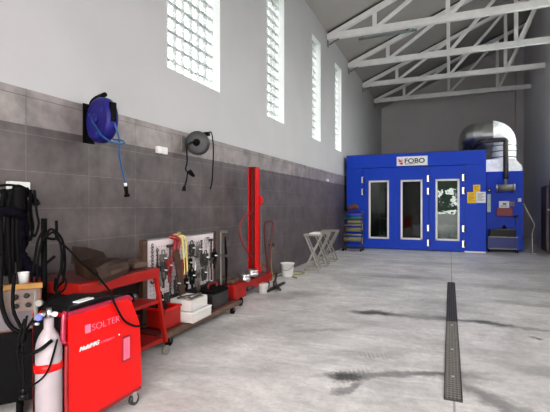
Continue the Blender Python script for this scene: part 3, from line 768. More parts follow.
# crates and boxes on the deck
e = thing('red_crate', 'red plastic crate at the near end of the tool trolley deck', 'crate', (-2.74, 3.62, .165))
b = MB(); cx0,cx1,cy0,cy1,cz0,cz1 = -2.92,-2.64,3.46,3.73,.167,.37
b.span((cx0,cy0,cz0),(cx1,cy1,cz0+.01)); b.span((cx0,cy0,cz0),(cx0+.012,cy1,cz1)); b.span((cx1-.012,cy0,cz0),(cx1,cy1,cz1)); b.span((cx0,cy0,cz0),(cx1,cy0+.012,cz1)); b.span((cx0,cy1-.012,cz0),(cx1,cy1,cz1))
b.out('body', 'red2', e)
b = MB(); b.span((cx0-.01,cy0-.01,cz1-.02),(cx1+.01,cy0+.015,cz1)); b.span((cx0-.01,cy1-.015,cz1-.02),(cx1+.01,cy1+.01,cz1)); b.span((cx1-.015,cy0,cz1-.02),(cx1+.01,cy1,cz1)); b.span((cx0-.01,cy0,cz1-.02),(cx0+.015,cy1,cz1)); b.out('rim', 'red', e)
def tray(name, label, c, d, rz, m, hollow=True, cat='box'):
    e = thing(name, label, cat, c, rz)
    w, l, h = d; t = .012
    b = MB(); b.span((-w/2,-l/2,0),(w/2,l/2,t)); b.span((-w/2,-l/2,0),(-w/2+t,l/2,h)); b.span((w/2-t,-l/2,0),(w/2,l/2,h)); b.span((-w/2,-l/2,0),(w/2,-l/2+t,h)); b.span((-w/2,l/2-t,0),(w/2,l/2,h))
    b.out('body', m, e, world=False, bev=.004)
    return e
lo = tray('white_tray_box', 'lower white plastic box of two stacked on the trolley deck', (-2.66,3.95,.166), (.30,.40,.11), .05, 'grime')
MB().span((-.155,-.205,.10),(.155,.205,.112)).out('lid', 'plastic', lo, world=False)
up = tray('white_tray_box', 'upper open white box with a cut-away front, stacked on the lower one', (-2.68,3.95,.279), (.27,.34,.12), .05, 'grime')
MB().span((-.01,-.165,.012),(.0,.165,.11)).out('divider', 'grime', up, world=False)
for i in range(3):
    tag(MB().cyl((-2.76+.05*i,3.84+.04*i,.40),(-2.68+.04*i,4.00+.03*i,.405+.006*i),.012+.004*i,seg=10).out('metal_rod', 'steel' if i else 'dsteel'),
        ['dark thin rod lying in the upper white box','steel rod lying in the middle of the upper white box','thickest steel rod in the upper white box'][i], 'rod')
e = thing('black_toolbox', 'dark scuffed toolbox at the far end of the trolley deck', 'toolbox', (-2.72,4.55,.166))
MB().span((-2.86,4.36,.166),(-2.62,4.74,.34),bev=.012).out('body', 'dsteel', e); MB().span((-2.86,4.36,.34),(-2.62,4.74,.39),bev=.02).out('lid', 'black', e)
MB().tube([(-2.74,4.45,.39),(-2.74,4.46,.44),(-2.74,4.64,.44),(-2.74,4.65,.39)],.01,8).out('handle', 'crimson', e)

# hanging tools
def ring_hook(b, y, z): b.tube([(XB,y,z),(XB+.035,y,z+.002),(XB+.045,y,z+.015)],.004,6)
TG = 'tools hanging on the white board'
def tool(kind, y, z, ln, label, x=None, m=None):
    x = x or XB+.03+.03*(z < .9)
    e = thing(kind, label, 'tool' if kind != 'chain' else 'chain', (x, y, z-ln), group=TG)
    m = m or 'steel'
    if kind == 'wrench':
        MB().bar((x,y,z-.03),(x,y,z-ln+.03),.022,.008,bev=.003).out('shank', m, e)
        MB().tube([(x,y-.014,z-.012),(x,y,z+.002),(x,y+.014,z-.012),(x,y,z-.028)],.006,6,True,4).out('ring_end', m, e)
        MB().bar((x,y-.014,z-ln+.03),(x,y-.014,z-ln),.012).bar((x,y+.014,z-ln+.03),(x,y+.014,z-ln),.012).out('jaw', m, e)
    elif kind == 'hammer':
        MB().cyl((x,y,z),(x,y,z-ln),.011,.014,seg=10).out('handle', 'brown', e)
        MB().cyl((x,y-.05,z-.01),(x,y+.03,z-.01),.018,seg=12).cyl((x,y+.03,z-.01),(x,y+.065,z-.015),.016,.003,seg=12).out('head', 'dsteel', e)
    elif kind == 'pull_clamp':
        MB().box((x,y,z-.06),(.03,.09,.07),bev=.008).out('body', m, e)
        MB().box((x,y-.03,z-.13),(.025,.025,.09),Matrix.Rotation(.2,4,'X'),bev=.004).box((x,y+.03,z-.13),(.025,.025,.09),Matrix.Rotation(-.2,4,'X'),bev=.004).out('jaw', m, e)
        MB().tube([(x,y-.02,z-.03),(x,y-.02,z+.01),(x,y+.02,z+.01),(x,y+.02,z-.03)],.007,6,True,5).out('eye', m, e)
        MB().cyl((x-.03,y,z-.07),(x+.05,y,z-.07),.009,seg=10).out('bolt', 'chrome', e)
        if ln > .2: MB().bar((x,y,z-.16),(x,y,z-ln),.03,.012).out('tail', m, e)
    elif kind == 'chain':
        b = MB(); zz = z; k = 0
        while zz > z-ln:
            if k % 2: b.tube([(x,y-.011,zz),(x,y,zz+.02),(x,y+.011,zz),(x,y,zz-.02)],.0042,5,True,3)
            else: b.tube([(x-.011,y,zz),(x,y,zz+.02),(x+.011,y,zz),(x,y,zz-.02)],.0042,5,True,3)
            zz -= .029; k += 1
        b.out('links', m, e)
        MB().tube([(x,y,zz+.01),(x,y+.015,zz-.02),(x,y+.03,zz-.05),(x,y,zz-.075),(x,y-.025,zz-.05)],.008,6).out('hook', m, e)
    elif kind == 'slide_hammer':
        MB().cyl((x,y,z),(x,y,z-ln),.008,seg=8).out('rod', 'chrome', e)
        MB().cyl((x,y,z-ln*.45),(x,y,z-ln*.7),.022,seg=14).out('weight', m, e)
        MB().cyl((x,y,z-.0),(x,y,z+.01),.02,seg=12).out('stop', 'dsteel', e)
        MB().tube([(x,y,z-ln),(x,y+.02,z-ln-.02),(x,y,z-ln-.04)],.007,6).out('tip_hook', 'dsteel', e)
    elif kind == 'pull_plate':
        MB().prism([(y-.04,z),(y+.04,z),(y+.05,z-ln*.5),(y+.025,z-ln),(y-.025,z-ln),(y-.05,z-ln*.5)],'x',x-.006,x+.006).out('plate', m, e)
        MB().box((x+.007,y,z-ln*.45),(.002,.018,ln*.5)).out('slot','ink',e)
    return e
T_ = [
 ('chain',3.52,1.0,.30,'dark chain at the left edge of the white tool board','dsteel'),
 ('wrench',3.60,.96,.22,'dark spanner, second hanging tool from the left of the board','dsteel'),
 ('pull_clamp',3.70,.92,.24,'steel pull clamp with a tail in the left part of the board','steel'),
 ('pull_plate',3.64,.72,.16,'pale steel plate low on the left of the tool board','galv'),
 ('hammer',3.82,.98,.34,'short hammer with a brown handle left of the yellow straps','dsteel'),
 ('pull_clamp',3.92,.96,.18,'maroon pull clamp just left of the yellow straps','crimson'),
 ('pull_plate',4.02,.80,.22,'dark red plate hanging below the knotted straps','crimson'),
 ('slide_hammer',4.10,1.0,.42,'slide hammer hanging beside the yellow straps','steel'),
 ('pull_clamp',4.24,.98,.17,'small dark clamp right of the yellow straps in the top row','dsteel'),
 ('wrench',4.31,.97,.26,'bright spanner in the right half of the tool board','chrome'),
 ('pull_clamp',4.38,.95,.20,'steel clamp in the middle of the right half of the board','steel'),
 ('wrench',4.45,.98,.24,'dark spanner near the right side of the board','dsteel'),
 ('chain',4.52,.98,.40,'bright steel chain near the right side of the board','chrome'),
 ('pull_plate',4.34,.68,.20,'pale plate low in the right half of the board','galv'),
 ('slide_hammer',4.60,1.0,.46,'slide hammer next to the right edge of the white board','chrome'),
 ('hammer',4.68,.98,.36,'hammer at the right edge of the white board','dsteel'),
 ('pull_clamp',4.46,.66,.2,'dark clamp low in the right half of the board','dsteel'),
 ('pull_clamp',4.20,.66,.22,'dark clamp low beneath the yellow straps','black'),
 ('chain',3.78,.70,.22,'short dark chain low in the left half of the board','dsteel'),
 ('pull_clamp',3.90,.62,.16,'heavy dark clamp low in the middle of the board','dsteel'),
 ('pull_clamp',3.60,.50,.24,'black clamp hanging below the board near the trolley end','black'),
 ('pull_plate',3.72,.48,.22,'dark steel plate hanging below the left half of the board','dsteel'),
 ('wrench',3.86,.54,.26,'dark spanner hanging below the board beside the brown lever','dsteel'),
 ('pull_clamp',4.14,.82,.24,'bulky black clamp in the centre of the board','black'),
 ('pull_clamp',4.50,.84,.26,'bulky dark clamp right of centre, over the steel chain','dsteel'),
 ('hammer',4.32,.60,.30,'dark hammer low behind the upper white box','dsteel'),
 ('pull_plate',4.56,.46,.20,'dark plate hanging below the board above the toolbox','dsteel'),
 ('pull_clamp',3.66,.80,.26,'dark clamp with a tail beside the pale plate','dsteel'),
 ('wrench',3.56,.80,.26,'short dark spanner low at the left edge of the board','dsteel'),
 ('pull_clamp',3.76,.84,.26,'dark red clamp overlapping the brown-handled hammer','crimson'),
 ('wrench',4.15,.84,.30,'steel spanner right of the straps in the lower row','steel'),
 ('slide_hammer',4.27,.80,.36,'dark slide hammer in the lower middle of the board','dsteel'),
 ('pull_plate',4.42,.82,.16,'dark steel plate in the right half, below the middle clamp','dsteel'),
 ('chain',4.57,.62,.20,'short steel chain low at the right side of the board','steel'),
 ('hammer',4.64,.74,.28,'dark hammer low at the right edge of the board','dsteel'),
 ('pull_clamp',4.70,.84,.24,'dark clamp at the right rim of the board','black'),
 ('pull_clamp',4.06,.60,.18,'black clamp in the bottom row under the dark red plate','black'),
 ('wrench',4.36,.56,.18,'steel spanner in the bottom row near the right box','steel'),
]
for k, y, z, ln, l, m in T_: tool(k, y, z, ln, l, None, m)
tag(MB().box((XB+.07,3.93,.66),(.02,.10,.52),Matrix.Rotation(.22,4,'X'),bev=.006).out('wooden_lever', 'brown'), 'long brown lever leaning on the left half of the tool board', 'lever')
for y0, l, dz in ((4.00,'left of two pale yellow straps hanging from the board',0), (4.06,'right of two pale yellow straps hanging from the board',.03)):
    tag(MB().tube([(XB+.01,y0-.06,1.07),(XB+.06,y0-.02,1.06),(XB+.07,y0,.98),(XB+.06,y0+.03,.82),(XB+.065,y0+.035,.62+dz)],.012,8).out('lifting_strap', 'cord'), l, 'strap')
tag(MB().tube([(XB-.02,3.86,1.07),(XB+.05,3.90,1.05),(XB+.05,3.96,1.01),(XB+.04,3.92,.90),(XB+.05,3.87,.94),(XB+.03,3.92,1.04)],.022,10).out('red_strap', 'crimson'), 'dark red knotted strap draped over the top of the white board', 'strap')
tag(MB().tube([(XB-.01,4.02,1.09),(XB+.04,3.98,1.10),(XB+.03,3.93,1.085),(XB-.02,3.95,1.08)],.018,8,True).out('yellow_glove', 'maskcore'), 'tan cloth bundle resting on the top rail above the straps', 'cloth')
# long clamps beyond the board
e = thing('long_clamp', 'tall pale frame clamp standing at the right end of the tool board', 'clamp', (-2.80,4.95,.17))
MB().bar((-2.80,4.86,.17),(-2.80,4.86,1.08),.03,.015,bev=.003).out('bar', 'galv', e)
MB().bar((-2.80,4.86,1.07),(-2.70,4.86,1.07),.03).bar((-2.80,4.86,.75),(-2.70,4.86,.75),.03).out('jaw', 'steel', e)
MB().tube([(-2.72,4.88,.88),(-2.72,4.95,.93),(-2.72,4.91,.98)],.01,6).out('handle', 'steel', e)
e = thing('long_clamp', 'tall brown-topped clamp behind the pale one at the end of the board', 'clamp', (-2.86,4.98,.17))
MB().bar((-2.86,4.98,.0),(-2.86,4.98,.95),.028,.012).out('bar', 'dsteel', e)
MB().bar((-2.86,4.98,.95),(-2.86,4.98,1.09),.032).out('jaw', 'pipebrown', e)
tag(MB().tube([(-2.74,4.86,1.0),(-2.72,4.88,.7),(-2.72,4.86,.35),(-2.74,4.9,.25),(-2.76,4.92,.5),(-2.76,4.9,.95)],.01,6).out('black_sling', 'black'), 'black looped sling hanging beside the pale frame clamp', 'sling')

# ------------------------------------------------------------ red workshop trolley
e = thing('red_trolley', 'red steel workshop trolley with open shelves behind the welding machine', 'trolley', (-2.8, 2.78, 0))
tx0, tx1, ty0, ty1 = -3.14, -2.52, 2.31, 3.23
MB().span((tx0,ty0,.74),(tx1,ty1,.83),bev=.012).out('top_tray', 'red2', e)
b = MB(); b.span((tx0+.02,ty0+.02,.83),(tx1-.03,ty1-.03,.834)); b.out('top_mat', 'reddark', e)
MB().span((tx0+.02,ty0+.02,.50),(tx1-.0,ty1-.01,.53)).out('middle_shelf', 'red2', e)
MB().span((tx0+.02,ty0+.02,.13),(tx1+.02,ty1+.03,.17)).out('lower_shelf', 'red2', e)
for x, xf in ((tx1-.02, tx1+.03), (tx0+.02, tx0+.02)):
    for y, yf in ((ty0+.02, ty0+.02), (ty1-.03, ty1+.05)):
        l = MB().bar((x,y,.75),(xf,yf,.12),.035,bev=.004).out('leg', 'red2', e)
        w = MB().cyl((xf-.015,yf,.045),(xf+.015,yf,.045),.045,seg=18).out('caster_wheel', 'galv', l)
MB().span((tx0,ty0,.17),(tx0+.01,ty1,.74)).out('back_panel', 'reddark', e)
e = thing('shelf_box', 'dark box on the lower shelf of the red trolley', 'box', (-2.75,2.8,.17))
MB().span((-3.0,2.55,.171),(-2.62,3.05,.40),bev=.01).out('carton', 'brown', e); MB().span((-3.01,2.54,.40),(-2.61,3.06,.42)).out('lid','reddark',e)
e = thing('power_tool', 'dark power tool lying on the middle shelf of the red trolley', 'power tool', (-2.7,2.9,.531))
MB().cyl((-2.68,2.72,.58),(-2.66,3.0,.58),.045).out('motor', 'black', e); MB().cyl((-2.66,3.0,.58),(-2.66,3.06,.58),.03).out('chuck','steel',e); MB().bar((-2.67,2.80,.575),(-2.80,2.80,.575),.04).out('grip','black',e)

# bent metal part on the trolley
e = thing('bent_body_panel', 'dusty brown bent metal car panel lying on the red trolley', 'car part', (-2.70,2.70,.834))
def sheet_mesh(rows, t=.012):
    b = MB(); n = len(rows[0])
    A = [[b.bm.verts.new(p) for p in r] for r in rows]
    for i in range(len(rows)-1):
        for k in range(n-1): b.bm.faces.new((A[i][k], A[i][k+1], A[i+1][k+1], A[i+1][k]))
    bmesh.ops.solidify(b.bm, geom=b.bm.faces[:], thickness=t); return b
ffb = [(-2.50,2.46,.80),(-2.49,2.56,.815),(-2.49,2.68,.835),(-2.50,2.79,.855)]
ffm = [(-2.485,2.46,.85),(-2.475,2.56,.86),(-2.475,2.68,.88),(-2.485,2.79,.895)]
fft = [(-2.50,2.46,.905),(-2.49,2.57,.935),(-2.49,2.69,.95),(-2.50,2.80,.945)]
ffr = [(-2.55,2.48,.925),(-2.54,2.59,.96),(-2.54,2.71,.97),(-2.55,2.83,.955)]
sheet_mesh([ffb, ffm, fft, ffr]).out('front_face', 'rust', e)
sheet_mesh([ffr, [(-2.70,2.52,.90),(-2.70,2.66,.91),(-2.70,2.80,.92),(-2.70,2.93,.92)], [(-2.90,2.62,.95),(-2.90,2.78,.95),(-2.90,2.95,.94),(-2.90,3.1,.92)]]).out('folded_top', 'brown', e)
sheet_mesh([[(-2.50,2.46,.84),(-2.66,2.48,.845),(-2.84,2.56,.85)],[(-2.50,2.46,.905),(-2.66,2.47,.97),(-2.86,2.55,1.0)]]).out('end_flange', 'brown', e)
sheet_mesh([[(-2.90,2.56,.93),(-2.92,2.75,.94),(-2.94,3.0,.92)],[(-2.95,2.62,1.07),(-2.98,2.80,1.045),(-3.0,3.02,.98)]]).out('rear_lip', 'brown', e)
MB().bar((-2.478,2.56,.885),(-2.478,2.72,.90),.010,.03).out('clip_strip', 'brown', e)
e = thing('flat_metal_part', 'low dark metal part on the red trolley beyond the bent panel', 'car part', (-2.8,3.12,.834))
MB().box((-2.82,3.12,.865),(.40,.16,.05),rotz(-.1),bev=.012).out('plate', 'rust', e); MB().box((-2.74,3.12,.90),(.12,.08,.03),bev=.006).out('knob','brown',e)

# ------------------------------------------------------------ red welding machine
e = thing('welding_machine', 'large bright red wheeled welding machine in the left foreground', 'welding machine', (-2.2, 2.1, 0))
mx0, mx1 = -2.36, -2.05
prof = [(1.80,.12),(1.80,.795),(2.29,.80),(2.325,.77),(2.41,.58),(2.43,.13),(2.38,.115)]
MB().prism(prof, 'x', mx0, mx1).out('housing', 'red', e, bev=.008)
MB().prism([(1.79,.79),(1.79,.815),(2.29,.82),(2.33,.785),(2.31,.77),(2.28,.80)], 'x', mx1-.02, mx1+.004).out('top_edge', 'pinkred', e)
MB().prism([(1.81,.80),(1.83,.835),(2.10,.845),(2.27,.815),(2.28,.80)], 'x', mx0+.01, mx1-.03).out('top_cover', 'blackgloss', e, bev=.005)
MB().box((-2.11,1.96,.848),(.05,.12,.006),Matrix.Rotation(.04,4,'X')).out('top_label', 'plastic', e)
MB().span((mx0+.02,1.79,.14),(mx1-.03,1.801,.78)).out('rear_shade_panel', 'blackgloss', e)  # black sheet stands in for shadow on the machine's end face
MB().tube([(mx1-.02,1.785,.815),(mx1-.01,1.77,.79),(mx1-.01,1.765,.66),(mx1-.02,1.785,.635)], .014, 10).out('rear_handle', 'pinkred', e)
MB().tube([(mx1-.01,1.79,.62),(mx1-.01,1.785,.4),(mx1-.01,1.79,.14)], .012, 8).out('corner_post', 'crimson', e)
v = MB(); v.span((mx1-.001,2.225,.36),(mx1+.006,2.30,.54),bev=.004); vv = v.out('vent_recess', 'crimson', e)
b = MB()
for i in range(5): b.span((mx1+.005,2.236+.012*i,.375),(mx1+.010,2.243+.012*i,.525))
b.out('vent_slats', 'logopink', vv)
RX = lambda y, z, sl: Matrix.Translation((mx1+.001, y, z)) @ Matrix.Rotation(sl, 4, 'X') @ Matrix(((0,0,1,0),(1,0,0,0),(0,1,0,0),(0,0,0,1)))
text_mesh('maker_lettering', 'SOLTER', .062, 'logopink', e, RX(1.965,.655,0), .001, -.0012, 0, 1.12)
MB().span((mx1,1.915,.652),(mx1+.002,1.957,.705)).out('maker_emblem', 'logopink', e)
text_mesh('model_lettering', 'MultiMIG', .036, 'plastic', e, RX(1.870,.555,0), .001, .0012, .35, 1.1)
text_mesh('model_lettering', 'compact', .032, 'logopink', e, RX(2.035,.553,0), .001, -.0008, .35, 1.1)
MB().lathe([(0,0),(.006,0),(.006,.002),(0,.002)], (mx1, 2.20,.565), (1,0,0), 12).out('rivet_dot', 'plastic', e)
MB().span((mx0,1.62,.10),(mx1,2.42,.125)).out('base_plate', 'crimson', e)
for x, y in ((mx1-.025,2.35),(mx0+.05,2.35)):
    w = MB().cyl((x-.012,y+.02,.042),(x+.012,y+.02,.042),.042,seg=22).out('caster_wheel', 'dsteel', e)
    MB().cyl((x-.014,y+.02,.042),(x+.014,y+.02,.042),.02,seg=16).out('wheel_hub', 'chrome', w)
    MB().bar((x-.02,y,.12),(x-.02,y+.02,.045),.006,.035).bar((x+.02,y,.10),(x+.02,y+.02,.045),.006,.035).cyl((x,y,.09),(x,y,.105),.03).out('caster_fork', 'chrome', w)
for x in (mx1-.02, mx0+.02): MB().cyl((x-.02,1.72,.09),(x+.02,1.72,.09),.09,seg=26).out('rear_wheel', 'black', e)

e.scale = (1, 1, .975)

# gas cylinder
e = thing('gas_cylinder', 'pale grey gas cylinder strapped behind the red welding machine', 'gas cylinder', (-2.12,1.722,.126))
gx, gy = -2.12, 1.722
MB().lathe([(0,0),(.066,0),(.070,.01),(.070,.47),(.066,.51),(.052,.55),(.034,.58),(.026,.59),(.026,.65),(0,.65)], (gx,gy,.124)).out('body', 'cyl', e)
MB().lathe([(.072,0),(.075,0),(.075,.045),(.072,.045)], (gx,gy,.478), (-.12,0,1)).out('strap', 'red', e)
v = MB().cyl((gx,gy,.77),(gx,gy,.83),.014).cyl((gx-.05,gy,.80),(gx+.04,gy,.80),.009).out('valve', 'chrome', e)
MB().cyl((gx+.035,gy,.80),(gx+.055,gy,.80),.014,seg=10).out('valve_knob', 'plastic', v)
e = thing('gas_regulator', 'silver gas regulator with a small blue knob on the cylinder valve', 'regulator', (-2.18,1.66,.8))
MB().bar((-2.16,1.67,.77),(-2.16,1.67,.93),.018,.012,bev=.004).out('flow_meter', 'galv', e)
MB().cyl((-2.135,1.68,.87),(-2.125,1.66,.87),.018,seg=18).out('gauge', 'galv', e)
MB().cyl((-2.18,1.68,.79),(-2.11,1.68,.805),.011).out('body', 'chrome', e)
MB().cyl((-2.12,1.67,.79),(-2.12,1.65,.79),.017,seg=14).out('knob', 'regblue', e)
MB().cyl((-2.19,1.67,.745),(-2.14,1.67,.75),.008).out('outlet', 'chrome', e)

# ------------------------------------------------------------ tan spot welder
e = thing('spot_welder', 'old tan spot welding unit with a sloping control panel at the left edge', 'spot welder', (-2.85,2.0,0), 0)
R0 = (-2.86, 1.98)
W = Matrix.Translation((-2.93,1.92,0)) @ rotz(math.radians(52))
def lw(b):
    bmesh.ops.transform(b.bm, matrix=W, verts=b.bm.verts); return b
# local: x right, -y towards the camera
lw(MB().prism([(-.22,.58),(-.22,.60),(-.14,.85),(.0,.86),(.0,.58)], 'x', -.28, .31)).out('console', 'tan', e, bev=.01)
lw(MB().prism([(-.20,.10),(-.20,.58),(.0,.58),(.0,.10)], 'x', -.27, .30)).out('shaded_cabinet', 'black', e, bev=.01)  # cabinet coloured black to carry the shadow below the console
def onslope(x0, x1, u0, u1, th, name, m):
    a = Vector((0,-.22,.60)); d = Vector((0,.08,.25)); nrm = Vector((0,-.25,.08)).normalized()
    b = MB()
    vs = []
    for (x,u) in ((x0,u0),(x1,u0),(x1,u1),(x0,u1)): vs.append(a+d*u+Vector((x,0,0)))
    A = [b.bm.verts.new(p+nrm*.001) for p in vs]; B = [b.bm.verts.new(p+nrm*th) for p in vs]
    b.bm.faces.new(A); b.bm.faces.new(B)
    for i in range(4): b.bm.faces.new((A[i],A[(i+1)%4],B[(i+1)%4],B[i]))
    return lw(b).out(name, m, e)
p = onslope(-.20,.28,.42,.95,.006,'upper_panel','tanlight')
onslope(-.20,.28,-.02,.40,.006,'lower_panel','panelgrey')
onslope(-.10,.09,.50,.70,.010,'display_window','ink')
a = Vector((0,-.22,.60)); d = Vector((0,.08,.25)); nrm = Vector((0,-.25,.08)).normalized()
for (x,u,r) in ((.15,.78,.022),(.22,.80,.018),(.16,.55,.018),(.23,.56,.018),(-.12,.84,.012),(-.05,.84,.012),(-.1,.2,.014),(.0,.2,.014),(.1,.2,.014)):
    c0 = a+d*u+Vector((x,0,0))
    lw(MB().cyl(c0+nrm*.006, c0+nrm*.028, r, r*.85, seg=14)).out('control_knob', 'blackgloss' if r > .015 else 'panelgrey', e)
lw(MB().span((-.285,-.15,.845),(.315,-.12,.88))).out('front_lip', 'yellowedge', e)
lw(MB().prism([(-.235,.50),(-.235,.60),(-.15,.86),(-.125,.86),(-.205,.60),(-.205,.50)],'x',-.30,-.265)).out('side_trim','yellowedge',e)
for x in (-.22,.18):
    for y in (-.17,-.03): lw(MB().cyl((x-.02,y,.05),(x+.02,y,.05),.05,seg=16)).out('caster_wheel', 'black', e)
cup = W @ Vector((.20,-.05,.862))
tag(MB().lathe([(0,0),(.028,0),(.036,.08),(.039,.085),(.034,.085),(.026,.008),(0,.008)], cup, seg=22).out('white_cup', 'plastic'), 'small white cup standing on the tan spot welder', 'cup')
tag(MB().box((-2.45,1.62,.05),(.22,.26,.09),rotz(.5),bev=.02).out('foot_pedal', 'dsteel'), 'dark foot pedal on the floor in the shadow of the tan unit', 'pedal')

# cable pole
e = thing('cable_pole', 'black upright pole with a hook that carries looped welding cables', 'pole', (-2.80,2.233,0))
MB().cyl((-2.80,2.233,.0),(-2.80,2.233,1.32),.021,seg=16).out('post', 'black', e)
MB().cyl((-2.80,2.233,0),(-2.80,2.233,.03),.055,seg=24).out('base_disc', 'dsteel', e)
MB().tube([(-2.80,2.233,1.18),(-2.80,2.31,1.16),(-2.80,2.34,1.18),(-2.80,2.34,1.30)],.011,8).out('hook_arm', 'black', e)
MB().bar((-2.80,2.233,.97),(-2.78,2.31,1.03),.016).out('side_pin', 'black', e)
def cable(pts, r, label, m='black', name='welding_cable', cat='cable', group='looped dark cables on the left'):
    return tag(MB().tube(pts, r, 8).out(name, m), label, cat, group)
X_ = -2.77
cable([(X_,2.21,1.24),(X_,2.16,1.16),(X_,2.13,1.0),(X_,2.11,.88),(X_,2.145,.86),(X_,2.165,1.05),(X_,2.21,1.215)], .009, 'short black cable loop on the left side of the pole')
cable([(X_+.02,2.19,1.16),(X_+.02,2.25,1.24),(X_+.04,2.33,1.16),(X_+.05,2.35,1.0),(X_+.07,2.32,.88),(X_+.12,2.27,.85),(X_+.24,2.12,.84),(X_+.3,2.05,.70)], .0095, 'outer black cable looping right from the pole hook')
cable([(X_+.03,2.21,1.19),(X_+.04,2.26,1.215),(X_+.05,2.31,1.12),(X_+.05,2.315,.96),(X_+.06,2.28,.87),(X_+.12,2.20,.80),(X_+.20,2.14,.90)], .0085, 'inner black cable looping right from the pole hook')
cable([(X_+.01,2.30,1.17),(X_+.06,2.36,1.09),(X_+.16,2.40,.98),(X_+.34,2.37,.90),(-2.24,2.26,.865),(-2.07,2.14,.845),(-2.035,2.15,.76),(-2.035,2.23,.64),(-2.035,2.33,.575),(-2.035,2.40,.56),(-2.035,2.45,.56)], .0075,
      'thin cable running from the pole across the red machine side')
cable([(X_+.01,2.31,1.19),(X_+.05,2.33,1.05),(X_+.12,2.26,.92),(X_+.28,2.16,.88),(-2.28,1.95,.87),(-2.2,1.76,.84),(-2.19,1.62,.70),(-2.17,1.60,.64)], .007, 'thin black hose dropping from the pole behind the cylinder')
# wall socket panel and cable bundle
e = thing('wall_socket_panel', 'white wall power socket panel above the hanging cable bundle', 'socket', (XL+.03,2.33,1.38))
MB().span((XL+.012,2.26,1.42),(XL+.06,2.44,1.61),bev=.008).out('plate', 'socket', e)
MB().span((XL+.06,2.28,1.44),(XL+.07,2.34,1.56)).out('socket_outlet', 'plastic', e); MB().span((XL+.06,2.36,1.44),(XL+.07,2.42,1.56)).out('socket_outlet', 'plastic', e)
Xw = XL+.13
e = thing('power_plug', 'black round plug hanging sideways below the socket panel', 'plug', (Xw,2.48,1.42))
MB().cyl((Xw+.02,2.33,1.55),(Xw+.02,2.41,1.45),.020,.026,seg=16).out('body', 'black', e); MB().cyl((Xw+.02,2.41,1.45),(Xw+.02,2.43,1.425),.030,seg=16).out('collar', 'blackgloss', e); MB().tube([(Xw+.02,2.33,1.55),(Xw+.01,2.28,1.57),(Xw,2.24,1.56)],.012,8).out('cord','black',e)
tag(MB().tube([(Xw+.02,2.25,1.54),(Xw+.03,2.24,1.36),(Xw+.04,2.25,1.2),(Xw+.05,2.25,1.05),(Xw+.06,2.29,.97),(Xw+.08,2.34,.91),(Xw+.10,2.39,.885)], .05, 12, rr=lambda t: .062-.02*t+.006*math.sin(t*60)).out('cable_sleeve', 'navy'),
    'thick navy fabric sleeve of cables hanging from the socket panel', 'cable sleeve')
tag(MB().tube([(Xw+.06,2.24,1.55),(Xw+.07,2.23,1.47),(Xw+.07,2.235,1.38)], .045, 10).out('cable_knot', 'black'), 'black knotted cable head at the top of the navy sleeve', 'cable', 'looped dark cables on the left')
L_ = ['leftmost black cable loop hanging below the socket panel','black cable loop just left of the navy sleeve','black cable in front of the navy sleeve','black cable loop directly right of the navy sleeve','wider black cable loop right of the navy sleeve','widest thin black cable loop right of the navy sleeve']
W_ = [(2.17,2.13,.90,.018),(2.20,2.17,.84,.018),(2.22,2.24,.90,.016),(2.29,2.33,1.10,.016),(2.30,2.36,1.14,.012),(2.31,2.395,1.17,.010)]
for i, ((a, c_, zb, r), l) in enumerate(zip(W_, L_)):
    x = Xw+.02+.022*(i % 3)
    cable([(x,(a+c_)/2-.01,1.54),(x+.01,a,1.40),(x+.02,a-.01,(1.5+zb)/2),(x+.02,(a+c_)/2,zb),(x+.02,c_,zb+.10),(x+.01,c_-.01,1.36),(x,(a+c_)/2+.02,1.54)], r, l)
cable([(Xw,2.28,1.57),(Xw,2.20,1.575),(Xw,2.10,1.56),(Xw,2.0,1.54)], .009, 'thin black cable running left from the socket panel')
tag(MB().tube([(Xw+.06,2.27,1.33),(Xw+.10,2.20,1.36),(Xw+.09,2.12,1.37),(Xw+.06,1.98,1.38)], .038, 10).out('cable_tie_strap', 'navy'), 'dark navy strap reaching from the left edge around the cable sleeve', 'strap')
# cables around the cylinder and spot welder
cable([(-2.60,1.86,.98),(-2.60,1.85,.75),(-2.48,1.84,.60),(-2.38,1.74,.585),(-2.24,1.62,.60),(-2.14,1.60,.60),(-2.07,1.63,.63),(-2.06,1.69,.66)], .011, 'thick black cable looping in front of the pale cylinder top')
cable([(-2.21,1.64,.78),(-2.215,1.60,.62),(-2.16,1.60,.45),(-2.10,1.605,.44),(-2.055,1.66,.50),(-2.05,1.72,.66)], .006, 'thin dark cable hanging in a loop over the cylinder strap')
e = thing('hanging_plug', 'black plug hanging on a cable in front of the cylinder', 'plug', (-2.17,1.60,.36))
MB().tube([(-2.19,1.64,.80),(-2.18,1.605,.65),(-2.165,1.60,.50),(-2.165,1.60,.41)],.007,8).out('cord','black',e); MB().cyl((-2.165,1.60,.42),(-2.165,1.60,.385),.010,.02,seg=12).cyl((-2.165,1.60,.385),(-2.165,1.60,.355),.022,seg=14).out('body','blackgloss',e)
cable([(-2.72,1.86,1.10),(-2.70,1.84,.80),(-2.62,1.86,.62),(-2.50,1.95,.58),(-2.42,2.02,.66),(-2.44,2.06,.84)], .014, 'thick black cable hanging in front of the tan control panel')

